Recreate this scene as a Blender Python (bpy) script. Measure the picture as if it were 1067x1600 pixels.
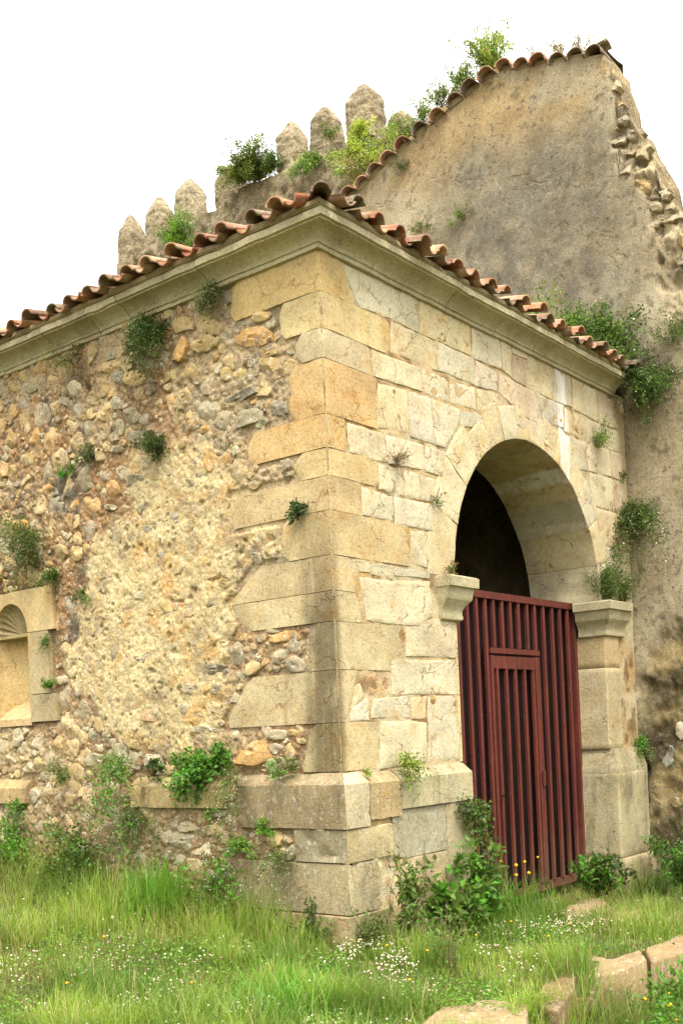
import bpy, math, random
import numpy as np

for o in list(bpy.data.objects):
    bpy.data.objects.remove(o)
SC = bpy.context.scene
COL = SC.collection
RND = random.Random(7)
NR = np.random.default_rng(11)

# ------------------------------------------------------------------ camera
# metres; origin = foot of the portico's near corner, +X along the arched
# front, +Y along the rubble side wall, +Z up.
CAM = np.array([-6.4445, -5.1341, 1.62])
CR = np.array([0.62132, -0.78227, -0.04494])
CU = np.array([0.02796, -0.03518, 0.99899])
CF = np.array([0.78306, 0.62195, 0.0])
FPX, PX, PY = 1697.0, 533.5, 1146.6           # the photo was perspective corrected: level camera + lens shift
cam = bpy.data.cameras.new("camera")
camo = bpy.data.objects.new("camera", cam)
COL.objects.link(camo)
from mathutils import Matrix
camo.matrix_world = Matrix(((CR[0], CU[0], -CF[0], CAM[0]), (CR[1], CU[1], -CF[1], CAM[1]),
                            (CR[2], CU[2], -CF[2], CAM[2]), (0, 0, 0, 1)))
cam.sensor_fit = 'AUTO'; cam.sensor_width = 36.0
cam.lens = FPX / 1600 * 36.0
cam.shift_y = (PY - 800) / 1600
cam.clip_start = 0.1; cam.clip_end = 2000
SC.camera = camo
SC.render.resolution_x, SC.render.resolution_y = 682, 1024

# ------------------------------------------------------------------ sky and sun (bright overcast)
SUN_EL, SUN_AZ = math.radians(56), math.radians(-128)   # azimuth of the sun seen from the scene, from +X
w = bpy.data.worlds.new("World"); SC.world = w; w.use_nodes = True
nt = w.node_tree; nt.nodes.clear()
sky = nt.nodes.new('ShaderNodeTexSky'); sky.sky_type = 'NISHITA'; sky.sun_disc = False
sky.sun_elevation = SUN_EL; sky.sun_rotation = math.pi / 2 - SUN_AZ
sky.dust_density = 6.0; sky.air_density = 1.0
hs = nt.nodes.new('ShaderNodeHueSaturation'); hs.inputs['Saturation'].default_value = 0.12
mx = nt.nodes.new('ShaderNodeMix'); mx.data_type = 'RGBA'; mx.inputs[0].default_value = 0.72
mx.inputs[7].default_value = (11.9, 11.8, 11.3, 1)      # even cloud cover
bg = nt.nodes.new('ShaderNodeBackground'); bg.inputs[1].default_value = 0.11
wo = nt.nodes.new('ShaderNodeOutputWorld')
nt.links.new(sky.outputs[0], hs.inputs['Color']); nt.links.new(hs.outputs[0], mx.inputs[6])
tcn = nt.nodes.new('ShaderNodeTexCoord'); sep = nt.nodes.new('ShaderNodeSeparateXYZ'); nt.links.new(tcn.outputs['Generated'], sep.inputs[0])
mr = nt.nodes.new('ShaderNodeMapRange'); nt.links.new(sep.outputs['Z'], mr.inputs[0])      # standard overcast: (1 + 2 sin h) / 3
for i_, v_ in enumerate((0.0, 1.0, 0.5, 1.5)): mr.inputs[i_ + 1].default_value = v_
vm = nt.nodes.new('ShaderNodeVectorMath'); vm.operation = 'SCALE'
nt.links.new(mx.outputs[2], vm.inputs[0]); nt.links.new(mr.outputs[0], vm.inputs['Scale'])
nt.links.new(vm.outputs[0], bg.inputs[0]); nt.links.new(bg.outputs[0], wo.inputs[0])
sl = bpy.data.lights.new("sun", 'SUN'); sl.energy = 1.3; sl.angle = math.radians(14); sl.color = (1.0, 0.96, 0.88)
so = bpy.data.objects.new("sun", sl); COL.objects.link(so)
from mathutils import Vector
sd = Vector((math.cos(SUN_EL) * math.cos(SUN_AZ), math.cos(SUN_EL) * math.sin(SUN_AZ), math.sin(SUN_EL)))
so.rotation_euler = sd.to_track_quat('Z', 'Y').to_euler(); so.location = sd * 30
SC.view_settings.view_transform = 'Standard'; SC.view_settings.look = 'None'
SC.view_settings.gamma = 1.0; SC.view_settings.use_curve_mapping = False
SC.view_settings.exposure = 1.5

# ------------------------------------------------------------------ measuring the photograph
def ray(p):
    return CR * ((p[0] - PX) / FPX) - CU * ((p[1] - PY) / FPX) + CF
def on_x(p, x=0.0):      # point of the plane X = x seen at pixel p  -> (y, z)
    r = ray(p); t = (x - CAM[0]) / r[0]; q = CAM + r * t; return q[1], q[2]
def on_y(p, y=0.0):      # plane Y = y -> (x, z)
    r = ray(p); t = (y - CAM[1]) / r[1]; q = CAM + r * t; return q[0], q[2]
def on_z(p, z=0.0):
    r = ray(p); t = (z - CAM[2]) / r[2]; q = CAM + r * t; return q[0], q[1]
def L(*ps): return [on_x(p) for p in ps]
def F(*ps): return [on_y(p) for p in ps]
WX = 5.55                # plane of the church gable wall
def G(*ps): return [on_x(p, WX) for p in ps]

# ------------------------------------------------------------------ noise
def _h(i, j, k, s):
    n = (i.astype(np.uint32) * np.uint32(374761393) + j.astype(np.uint32) * np.uint32(668265263)
         + k.astype(np.uint32) * np.uint32(2147483647) + np.uint32(s * 97 + 13) * np.uint32(1274126177))
    n = (n ^ (n >> np.uint32(13))) * np.uint32(1274126177)
    n = n ^ (n >> np.uint32(16))
    return (n & np.uint32(0xffffff)).astype(np.float64) / 0xffffff
def vn(p, s=0):
    p = np.asarray(p, float); q = np.floor(p).astype(np.int64); f = p - q; f = f * f * f * (f * (f * 6 - 15) + 10)
    i, j, k = q[:, 0], q[:, 1], q[:, 2]; r = 0
    for a in (0, 1):
        for b in (0, 1):
            for c in (0, 1):
                wgt = (f[:, 0] if a else 1 - f[:, 0]) * (f[:, 1] if b else 1 - f[:, 1]) * (f[:, 2] if c else 1 - f[:, 2])
                r = r + wgt * _h(i + a, j + b, k + c, s)
    return r * 2 - 1
def fbm(p, sc, s=0, o=4, g=0.5):
    p = np.asarray(p, float) * sc; r = 0; a = 1.0; t = 0
    for n in range(o):
        r = r + a * vn(p * 2.03 ** n + n * 7.1, s + n); t += a; a *= g
    return r / t
def sst(a, b, x):
    t = np.clip((x - a) / (b - a), 0, 1); return t * t * (3 - 2 * t)
def c8(r, g, b, k=0.8):
    f = lambda v: ((v / 255 + 0.055) / 1.055) ** 2.4 if v > 10 else v / 255 / 12.92
    return np.array([f(r) * k, f(g) * k, f(b) * k])
def jit(c, rnd, a=0.08):
    m = 1 + rnd.uniform(-a, a); return tuple(float(min(0.95, max(0.0, x * m * (1 + rnd.uniform(-a, a) * 0.4)))) for x in c)

# ------------------------------------------------------------------ objects
def mesh(name, v, faces, mat, smooth=True, col=None, sharp=None):
    me = bpy.data.meshes.new(name)
    v = np.asarray(v, float)
    if isinstance(faces, np.ndarray):
        k = faces.shape[1]; n = len(faces)
        me.vertices.add(len(v)); me.vertices.foreach_set('co', v.astype(np.float32).ravel())
        me.loops.add(n * k); me.loops.foreach_set('vertex_index', faces.astype(np.int32).ravel())
        me.polygons.add(n); me.polygons.foreach_set('loop_start', np.arange(0, n * k, k, dtype=np.int32))
        me.update(calc_edges=True)
    else:
        me.from_pydata([tuple(x) for x in v], [], faces); me.update()
    if smooth: me.polygons.foreach_set('use_smooth', np.ones(len(me.polygons), bool))
    me.materials.append(mat)
    if smooth and sharp: me.set_sharp_from_angle(angle=math.radians(sharp))
    if col is not None:
        a = me.color_attributes.new('col', 'FLOAT_COLOR', 'POINT')
        cc = np.ones((len(v), 4), np.float32); cc[:, :3] = col; a.data.foreach_set('color', cc.ravel())
    return me
def link(name, me, parent=None, color=None, loc=None):
    o = bpy.data.objects.new(name, me); COL.objects.link(o)
    if parent is not None: o.parent = parent
    if color is not None: o.color = (color[0], color[1], color[2], 1)
    if loc is not None: o.location = loc
    return o
def obj(name, v, faces, mat, parent=None, color=None, smooth=True, col=None, sharp=None):
    v = np.asarray(v, float)
    c = (v.min(0) + v.max(0)) / 2
    base = np.zeros(3) if parent is None else np.array(WORLD[parent.name])
    o = link(name, mesh(name, v - c, faces, mat, smooth, col, sharp), parent, color, tuple(c - base))
    WORLD[o.name] = tuple(c)
    return o
WORLD = {}
def empty(name, loc=(0, 0, 0), parent=None):
    o = bpy.data.objects.new(name, None); COL.objects.link(o)
    base = (0, 0, 0)
    if parent is not None: o.parent = parent; base = WORLD[parent.name]
    o.location = tuple(np.array(loc) - np.array(base)); o.empty_display_size = 0.2
    WORLD[o.name] = tuple(loc)
    return o
def tag(o, label=None, cat=None, group=None, kind=None):
    if label: o['label'] = label
    if cat: o['category'] = cat
    if group: o['group'] = group
    if kind: o['kind'] = kind
    return o
def grid_faces(nu, nv, flip=False, mask=None):
    i = np.arange(nu - 1)[:, None] * nv + np.arange(nv - 1)[None, :]
    q = np.stack([i, i + nv, i + nv + 1, i + 1], -1)
    if mask is not None: q = q[mask]
    q = q.reshape(-1, 4)
    return q[:, ::-1].copy() if flip else q
class Frame:
    def __init__(s, O, U, N, V=(0, 0, 1)):
        s.O = np.array(O, float); s.U = np.array(U, float); s.N = np.array(N, float); s.V = np.array(V, float)
        s.flip = np.dot(np.cross(s.U, s.V), s.N) < 0
    def w(s, u, v, n):
        u, v, n = np.broadcast_arrays(np.asarray(u, float), np.asarray(v, float), np.asarray(n, float))
        return s.O + u[..., None] * s.U + v[..., None] * s.V + n[..., None] * s.N
LF = Frame((0, 0, 0), (0, 1, 0), (-1, 0, 0))
RF = Frame((0, 0, 0), (1, 0, 0), (0, -1, 0))
GF = Frame((WX, 0, 0), (0, 1, 0), (-1, 0, 0))

# ------------------------------------------------------------------ materials
class NT:
    def __init__(s, name):
        s.m = bpy.data.materials.new(name); s.m.use_nodes = True; s.t = s.m.node_tree; s.t.nodes.clear()
        s.out = s.n('ShaderNodeOutputMaterial')
    def n(s, k, **kw):
        x = s.t.nodes.new(k)
        for a, b in kw.items(): setattr(x, a, b)
        return x
    def l(s, a, b): s.t.links.new(a, b)
    def val(s, x, sock):
        if isinstance(x, (int, float)): sock.default_value = x
        elif isinstance(x, (tuple, list, np.ndarray)): sock.default_value = tuple(x) + ((1,) if len(x) == 3 and len(sock.default_value) == 4 else ())
        else: s.l(x, sock)
    def math(s, op, a, b=0.0, clamp=False):
        x = s.n('ShaderNodeMath', operation=op, use_clamp=clamp); s.val(a, x.inputs[0]); s.val(b, x.inputs[1]); return x.outputs[0]
    def ramp(s, x, a, b, o0=0.0, o1=1.0):
        r = s.n('ShaderNodeMapRange', interpolation_type='SMOOTHSTEP'); s.val(x, r.inputs[0])
        for i, q in enumerate((a, b, o0, o1)): r.inputs[i + 1].default_value = q
        return r.outputs[0]
    def mix(s, f, a, b, mode='MIX'):
        x = s.n('ShaderNodeMix', data_type='RGBA', blend_type=mode); s.val(f, x.inputs[0]); s.val(a, x.inputs[6]); s.val(b, x.inputs[7]); return x.outputs[2]
    def noise(s, v, sc, d=4, r=0.55, dist=0.0):
        x = s.n('ShaderNodeTexNoise'); s.l(v, x.inputs['Vector']); x.inputs['Scale'].default_value = sc
        x.inputs['Detail'].default_value = d; x.inputs['Roughness'].default_value = r; x.inputs['Distortion'].default_value = dist
        return x.outputs[0]
    def vor(s, v, sc, feat='F1'):
        x = s.n('ShaderNodeTexVoronoi', feature=feat); s.l(v, x.inputs['Vector']); x.inputs['Scale'].default_value = sc
        return x.outputs[0]
    def pos(s, stretch=None, rand=False):
        g = s.n('ShaderNodeNewGeometry').outputs['Position']
        if rand:
            oi = s.n('ShaderNodeObjectInfo'); a = s.n('ShaderNodeVectorMath', operation='MULTIPLY_ADD')
            s.l(g, a.inputs[0]); a.inputs[1].default_value = (1, 1, 1)
            b = s.n('ShaderNodeVectorMath', operation='SCALE'); b.inputs[0].default_value = (31, 17, 23); s.l(oi.outputs['Random'], b.inputs['Scale'])
            s.l(b.outputs[0], a.inputs[2]); g = a.outputs[0]
        if stretch:
            m = s.n('ShaderNodeVectorMath', operation='MULTIPLY'); s.l(g, m.inputs[0]); m.inputs[1].default_value = stretch; g = m.outputs[0]
        return g
    def bsdf(s, col, rough=0.9, bump=None, bs=0.4, bd=0.01, spec=0.15, metal=0.0):
        b = s.n('ShaderNodeBsdfPrincipled'); s.val(col, b.inputs['Base Color']); s.val(rough, b.inputs['Roughness'])
        b.inputs['Specular IOR Level'].default_value = spec; b.inputs['Metallic'].default_value = metal
        if bump is not None:
            k = s.n('ShaderNodeBump'); k.inputs['Strength'].default_value = bs; k.inputs['Distance'].default_value = bd
            s.l(bump, k.inputs['Height']); s.l(k.outputs[0], b.inputs['Normal'])
        s.l(b.outputs[0], s.out.inputs[0]); return s.m

def stone_mat(name, src='object', speck=0.0, lime=None, grain=0.0, mott=1.0, crack=0.0, lichen=0.3, ochre=0.3, grime=0.2, pit=0.3, bs=0.55, stain=False, yellow=0.0, streak=0.0, cscale=2.6):
    t = NT(name)
    if src == 'object': base = t.n('ShaderNodeObjectInfo').outputs['Color']
    else: base = t.n('ShaderNodeVertexColor', layer_name='col').outputs[0]
    P = t.pos(); PR = t.pos(rand=(src == 'object'))
    big = t.noise(PR, 2.3, 3); mid = t.noise(PR, 9, 4, 0.6); fine = t.noise(PR, 48, 5, 0.65); vf = t.noise(PR, 150, 3, 0.6)
    c = t.mix(t.ramp(big, 0.35, 0.7, 0, 1), base, t.mix(1.0, base, (0.80, 0.78, 0.76), 'MULTIPLY'))
    c = t.mix(t.math('MULTIPLY', t.ramp(t.noise(PR, 4.5, 4, 0.6, 0.6), 0.5, 0.72), ochre), c, t.mix(1.0, c, (1.0, 0.74, 0.40), 'MULTIPLY'))
    c = t.mix(t.math('MULTIPLY', t.ramp(mid, 0.52, 0.75), 0.35), c, t.mix(1.0, c, (0.62, 0.60, 0.58), 'MULTIPLY'))
    if lichen:
        li = t.math('MULTIPLY', t.math('MULTIPLY', t.ramp(t.noise(P, 13, 7, 0.75), 0.50, 0.64), t.ramp(t.noise(P, 1.6, 4, 0.6), 0.40, 0.58)), lichen)
        c = t.mix(li, c, (0.24, 0.225, 0.19))
        c = t.mix(t.math('MULTIPLY', t.ramp(t.noise(P, 19, 7, 0.75, 0.3), 0.53, 0.64), lichen * 0.9), c, (0.60, 0.555, 0.44))
    if yellow:
        c = t.mix(t.math('MULTIPLY', t.ramp(t.noise(P, 3.1, 5, 0.7), 0.58, 0.66), yellow), c, (0.52, 0.36, 0.06))
    c = t.mix(t.math('MULTIPLY', t.ramp(fine, 0.34, 0.54, 1, 0), 0.55 * mott), c, t.mix(1.0, c, (0.55, 0.49, 0.42), 'MULTIPLY'))
    c = t.mix(t.math('MULTIPLY', t.ramp(t.noise(PR, 22, 6, 0.75), 0.52, 0.66), 0.5 * mott), c, t.mix(1.0, c, (1.30, 1.30, 1.28), 'MULTIPLY'))
    c = t.mix(t.ramp(vf, 0.34, 0.66, 0.55 * mott, 0.0), c, t.mix(1.0, c, (0.60, 0.57, 0.53), 'MULTIPLY'))
    if grain:
        for gs, ga in ((26, 1.0), (60, 0.8)):
            vx = t.n('ShaderNodeTexVoronoi', feature='F1'); t.l(PR, vx.inputs['Vector']); vx.inputs['Scale'].default_value = gs
            sx = t.n('ShaderNodeSeparateColor'); t.l(vx.outputs['Color'], sx.inputs[0])
            c = t.mix(t.ramp(sx.outputs[0], 0.55, 0.62, 0, grain * ga), c, t.mix(1.0, c, (0.72, 0.64, 0.54), 'MULTIPLY'))
            c = t.mix(t.ramp(sx.outputs[1], 0.62, 0.70, 0, grain * ga), c, t.mix(1.0, c, (1.28, 1.26, 1.2), 'MULTIPLY'))
            c = t.mix(t.ramp(vx.outputs['Distance'], 0.45, 0.70, 0, grain * ga), c, t.mix(1.0, c, (0.62, 0.55, 0.46), 'MULTIPLY'))
    h = t.math('ADD', t.math('MULTIPLY', fine, 0.8), t.math('ADD', t.math('MULTIPLY', mid, 0.9), t.math('MULTIPLY', vf, 0.35)))
    if grain > 0.3: h = t.math('SUBTRACT', h, t.math('MULTIPLY', t.vor(PR, 26), 0.7))
    if pit:
        pv = t.ramp(t.noise(PR, 34, 3, 0.5), 0.27, 0.36, 1, 0)
        c = t.mix(t.math('MULTIPLY', pv, pit), c, (0.10, 0.075, 0.045)); h = t.math('SUBTRACT', h, t.math('MULTIPLY', pv, 0.5))
    if speck:
        sv = t.math('MULTIPLY', t.ramp(t.noise(P, 15, 3, 0.55), 0.60, 0.66), t.ramp(t.noise(P, 1.1, 4, 0.6), 0.35, 0.6))
        c = t.mix(t.math('MULTIPLY', sv, speck), c, (0.11, 0.10, 0.08)); h = t.math('SUBTRACT', h, t.math('MULTIPLY', sv, 0.6))
    if crack:
        dn = t.n('ShaderNodeTexNoise'); t.l(PR, dn.inputs['Vector']); dn.inputs['Scale'].default_value = 5; dn.inputs['Detail'].default_value = 5
        dv = t.n('ShaderNodeVectorMath', operation='MULTIPLY_ADD'); t.l(dn.outputs[1], dv.inputs[0]); dv.inputs[1].default_value = (0.34, 0.34, 0.34); t.l(PR, dv.inputs[2])
        ed = t.vor(dv.outputs[0], cscale, 'DISTANCE_TO_EDGE')
        line = t.math('MULTIPLY', t.ramp(ed, 0.003, 0.017, 1, 0), t.ramp(t.noise(PR, 3.4, 3), 0.47, 0.58))
        c = t.mix(t.math('MULTIPLY', line, crack), c, (0.17, 0.105, 0.05)); h = t.math('SUBTRACT', h, t.math('MULTIPLY', line, 0.7))
        halo = t.math('MULTIPLY', t.ramp(ed, 0.0, 0.09, 1, 0), t.ramp(t.noise(PR, 2.6, 3), 0.5, 0.66))
        c = t.mix(t.math('MULTIPLY', halo, 0.45 * crack), c, t.mix(1.0, c, (0.95, 0.68, 0.36), 'MULTIPLY'))
    if grime:
        g = t.math('MULTIPLY', t.ramp(t.noise(t.pos((1, 1, 0.5)), 1.7, 6, 0.65), 0.53, 0.72), grime)
        c = t.mix(g, c, t.mix(1.0, c, (0.46, 0.43, 0.40), 'MULTIPLY'))
    if streak:
        sk = t.math('MULTIPLY', t.math('MULTIPLY', t.ramp(t.noise(t.pos((4.5, 4.5, 0.7)), 1.6, 6, 0.7), 0.45, 0.70), t.ramp(t.noise(t.pos(), 1.9, 4), 0.35, 0.6)), streak)
        c = t.mix(sk, c, t.mix(1.0, c, (0.36, 0.35, 0.34), 'MULTIPLY'))
    if stain:   # the long dark rain stain that runs down the corner stones
        sp = t.n('ShaderNodeSeparateXYZ'); t.l(t.pos(), sp.inputs[0])
        wob = t.math('MULTIPLY', t.math('SUBTRACT', t.noise(t.pos((2, 2, 1.2)), 1.4, 4), 0.5), 0.35)
        yy = t.math('ADD', sp.outputs['Y'], wob)
        a = t.ramp(yy, 0.18, 0.42, 1, 0)
        b = t.math('MULTIPLY', a, t.ramp(sp.outputs['X'], 0.0, 0.10, 1, 0))
        b = t.math('MULTIPLY', b, t.ramp(sp.outputs['Z'], 2.3, 3.7, 1, 0))
        st = t.ramp(t.noise(t.pos((5, 5, 0.6)), 2.2, 6, 0.7), 0.18, 0.50)
        c = t.mix(t.math('MULTIPLY', t.math('MULTIPLY', b, st), 0.95), c, t.mix(1.0, c, (0.33, 0.32, 0.31), 'MULTIPLY'))
    if lime:    # white lime run down the wall
        sp = t.n('ShaderNodeSeparateXYZ'); t.l(t.pos(), sp.inputs[0])
        xx_ = t.math('ADD', sp.outputs['X'], t.math('MULTIPLY', t.math('SUBTRACT', t.noise(t.pos((1, 1, 0.6)), 2.4, 4), 0.5), 0.22))
        lm = t.math('MULTIPLY', t.ramp(xx_, lime[0], lime[0] + 0.05), t.ramp(xx_, lime[1] - 0.05, lime[1], 1, 0))
        lm = t.math('MULTIPLY', lm, t.ramp(t.noise(t.pos((6, 6, 1)), 2, 5, 0.7), 0.3, 0.6))
        c = t.mix(t.math('MULTIPLY', lm, 0.75), c, (0.72, 0.70, 0.63))
    return t.bsdf(c, 0.92, h, bs, 0.012, 0.12)

M = {}
LX = F((878, 640))[0][0]
M['ashlar'] = stone_mat('pale_limestone', lime=(LX - 0.12, LX + 0.12), crack=0.75, lichen=0.22, ochre=0.45, grime=0.10, pit=0.30)
M['quoin'] = stone_mat('quoin_sandstone', crack=0.6, lichen=0.25, ochre=0.5, grime=0.14, pit=0.3, stain=True)
M['plinth'] = stone_mat('plinth_stone', crack=0.45, lichen=0.5, ochre=0.3, grime=0.7, pit=0.3, streak=0.75)
M['rubble'] = stone_mat('rubble_stone', crack=0.2, lichen=0.75, ochre=0.35, grime=0.25, pit=0.45, bs=0.8, yellow=0.12, cscale=6)
M['rubble_attr'] = stone_mat('small_rubble', src='attr', lichen=0.75, ochre=0.3, grime=0.25, pit=0.45, bs=0.8, yellow=0.12)
M['mortar'] = stone_mat('lime_mortar', src='attr', grain=0.31, lichen=0.7, ochre=0.2, grime=0.3, pit=0.8, bs=0.75, yellow=0.10)
M['mortar_r'] = stone_mat('pointing_mortar', src='attr', lichen=0.05, ochre=0.5, grime=0.1, pit=0.6, bs=0.9)
M['cornice'] = stone_mat('cornice_stone', crack=0.25, lichen=0.16, ochre=0.18, grime=0.45, pit=0.25, streak=0.22)
M['plaster'] = stone_mat('old_plaster', src='attr', speck=0.75, streak=0.3, crack=0.22, grain=0.10, lichen=0.25, ochre=0.2, grime=0.45, pit=0.7, bs=0.8, cscale=0.55)
M['battlement'] = stone_mat('battlement_stone', src='attr', grain=0.5, lichen=0.5, ochre=0.2, grime=0.5, pit=0.8, bs=1.0, yellow=0.1)
M['slab'] = stone_mat('step_slab_stone', lichen=0.45, ochre=0.2, grime=0.8, pit=0.4, bs=0.7)

def tile_mat():
    t = NT('terracotta_tile'); base = t.n('ShaderNodeObjectInfo').outputs['Color']; P = t.pos(rand=True)
    c = t.mix(t.ramp(t.noise(P, 7, 4), 0.38, 0.7), base, t.mix(1.0, base, (0.62, 0.52, 0.46), 'MULTIPLY'))
    c = t.mix(t.math('MULTIPLY', t.ramp(t.noise(P, 12, 6, 0.7), 0.47, 0.62), 0.75), c, (0.25, 0.22, 0.16))
    c = t.mix(t.math('MULTIPLY', t.ramp(t.noise(P, 30, 4, 0.7), 0.54, 0.64), 0.6), c, (0.09, 0.08, 0.06))
    return t.bsdf(c, 0.88, t.math('ADD', t.noise(P, 40, 5), t.noise(P, 12, 3)), 0.5, 0.006)
M['tile'] = tile_mat()
def paint_mat():
    t = NT('red_brown_gate_paint'); P = t.pos(rand=True)
    c = t.mix(t.ramp(t.noise(t.pos((6, 6, 0.6)), 2.0, 5, 0.65), 0.35, 0.7), (0.118, 0.022, 0.014), (0.062, 0.014, 0.010))
    c = t.mix(t.math('MULTIPLY', t.ramp(t.noise(P, 14, 7, 0.75), 0.54, 0.68), 0.5), c, (0.15, 0.050, 0.024))
    sz = t.n('ShaderNodeSeparateXYZ'); t.l(t.pos(), sz.inputs[0])
    c = t.mix(t.math('MULTIPLY', t.ramp(t.math('ADD', sz.outputs['Z'], t.math('MULTIPLY', t.noise(P, 9, 4), 0.8)), 0.35, 1.1, 1, 0), 0.4), c, (0.13, 0.085, 0.05))
    c = t.mix(t.math('MULTIPLY', t.ramp(t.noise(P, 55, 3, 0.6), 0.66, 0.72), 0.5), c, (0.30, 0.24, 0.2))
    return t.bsdf(c, 0.55, t.noise(P, 60, 4), 0.15, 0.003, 0.35)
M['paint'] = paint_mat()
def plain(name, col, rough=0.9, sc=8):
    t = NT(name); P = t.pos()
    c = t.mix(t.ramp(t.noise(P, sc, 4), 0.3, 0.7), col, tuple(x * 0.62 for x in col))
    return t.bsdf(c, rough, t.noise(P, sc * 4, 4), 0.4, 0.01)
M['gap_shade'] = plain('gap_shade_sheet', (0.016, 0.006, 0.005), 0.7)  # near-black colour carries the shade of the gate gaps
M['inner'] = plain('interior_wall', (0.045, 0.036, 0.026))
M['soil'] = None
def soil_mat():
    t = NT('soil_and_turf'); P = t.pos()
    c = t.mix(t.ramp(t.noise(P, 1.3, 5, 0.6), 0.42, 0.6), (0.06, 0.075, 0.018), (0.13, 0.085, 0.045))
    c = t.mix(t.ramp(t.noise(P, 22, 5, 0.7), 0.45, 0.62), c, (0.05, 0.06, 0.02))
    return t.bsdf(c, 0.95, t.noise(P, 30, 6, 0.7), 0.9, 0.03)
M['soil'] = soil_mat()
def leaf_mat(name, trans=0.35, rough=0.55):
    t = NT(name); base = t.n('ShaderNodeVertexColor', layer_name='col').outputs[0]
    b = t.n('ShaderNodeBsdfPrincipled'); t.l(base, b.inputs['Base Color']); b.inputs['Roughness'].default_value = rough
    b.inputs['Specular IOR Level'].default_value = 0.25
    tr = t.n('ShaderNodeBsdfTranslucent'); t.l(t.mix(1.0, base, (1.25, 1.3, 0.7), 'MULTIPLY'), tr.inputs[0])
    ms = t.n('ShaderNodeMixShader'); ms.inputs[0].default_value = trans
    t.l(b.outputs[0], ms.inputs[1]); t.l(tr.outputs[0], ms.inputs[2]); t.l(ms.outputs[0], t.out.inputs[0]); return t.m
M['leaf'] = leaf_mat('leaves'); M['grass'] = leaf_mat('grass_blades', 0.4)
M['stem'] = plain('plant_stems', (0.17, 0.12, 0.07), 0.9, 20)
M['stem_green'] = plain('green_stems', (0.11, 0.13, 0.04), 0.8, 20)
M['petal'] = leaf_mat('petals', 0.25, 0.7)

# stone colours (albedo)
OCH, TAN, GRY = c8(226, 176, 100), c8(220, 190, 128), c8(178, 170, 142)
WHT, BLU, DRK = c8(212, 200, 168), c8(164, 160, 146), c8(112, 104, 88)
ORG, PNK = c8(222, 158, 96), c8(206, 172, 130)
CREAM, PALE, YEL = c8(228, 210, 160), c8(222, 210, 172), c8(226, 200, 132)
CC = dict(o=OCH, y=TAN, g=GRY, w=WHT, b=BLU, d=DRK, r=ORG, p=PNK)

# ------------------------------------------------------------------ stone builders
def resample(poly, step):
    poly = np.asarray(poly, float); out = []
    for i in range(len(poly)):
        a, b = poly[i], poly[(i + 1) % len(poly)]
        n = max(1, int(round(np.linalg.norm(b - a) / step)))
        for k in range(n): out.append(a + (b - a) * k / n)
    return np.array(out)
def area(p): return 0.5 * np.sum(p[:, 0] * np.roll(p[:, 1], -1) - np.roll(p[:, 0], -1) * p[:, 1])
def stone_geo(fr, poly, n0=0.0, depth=0.1, bevel=0.012, bulge=0.0, rough=0.004, shrink=0.004, step=0.05, wob=0.004, seed=0, tilt=(0, 0), facet=0.0):
    p = resample(poly, step)
    if area(p) < 0: p = p[::-1]
    c = p.mean(0) * 0.5 + np.array([(p[:, 0].min() + p[:, 0].max()) / 2, (p[:, 1].min() + p[:, 1].max()) / 2]) * 0.5
    d = p - c; r = np.linalg.norm(d, axis=1) + 1e-9; e = d / r[:, None]
    q3 = np.c_[p, np.full(len(p), seed * 3.7)]
    r = np.maximum(r - shrink + wob * fbm(q3, 14, seed, 3), 0.006)
    N = len(p); R = r.mean()
    bevel = min(bevel, R * 0.35)
    rings = [(r, -depth), (r, -bevel), (np.maximum(r - bevel * 0.45, r * 0.6), -bevel * 0.32), (np.maximum(r - bevel * 1.3, r * 0.45), 0.0), (r * 0.80, None), (r * 0.52, None), (r * 0.25, None)]
    V = []
    fg = np.random.default_rng(seed)
    pk = [(fg.normal(size=2) * facet, fg.uniform(0.0, 0.10) * R) for _ in range(4)]
    for k, (rr, z) in enumerate(rings):
        uv = c + e * rr[:, None]
        s = rr / r
        h = np.full(N, 0.0 if z is None else z)
        if k >= 1:
            am = 0.5 if k == 1 else 1.0
            h = h + bulge * (1 - s ** 2) + am * rough * fbm(np.c_[uv, np.full(N, seed * 1.3)], 9, seed + 5, 3) * 1.6
            h = h + (uv - c) @ np.array(tilt)
            if facet: h = h + np.min([(uv - c) @ g_ + b_ for g_, b_ in pk], axis=0)
        V.append(fr.w(uv[:, 0], uv[:, 1], n0 + h))
    V.append(fr.w(c[0], c[1], n0 + bulge)[None]); V = np.concatenate(V)
    Fc = []
    for k in range(len(rings) - 1):
        for i in range(N):
            j = (i + 1) % N; Fc.append((k * N + i, k * N + j, (k + 1) * N + j, (k + 1) * N + i))
    cc = len(V) - 1; k = len(rings) - 1
    for i in range(N): Fc.append((k * N + i, k * N + (i + 1) % N, cc))
    if fr.flip: Fc = [f[::-1] for f in Fc]
    return V, Fc
SEED = [0]
def stone(name, fr, poly, mat, parent, color, **kw):
    SEED[0] += 1
    V, Fc = stone_geo(fr, poly, seed=SEED[0], **kw)
    return obj(name, V, Fc, mat, parent, jit(color, RND, 0.04), sharp=22 if kw.get('facet') else 38)
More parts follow.
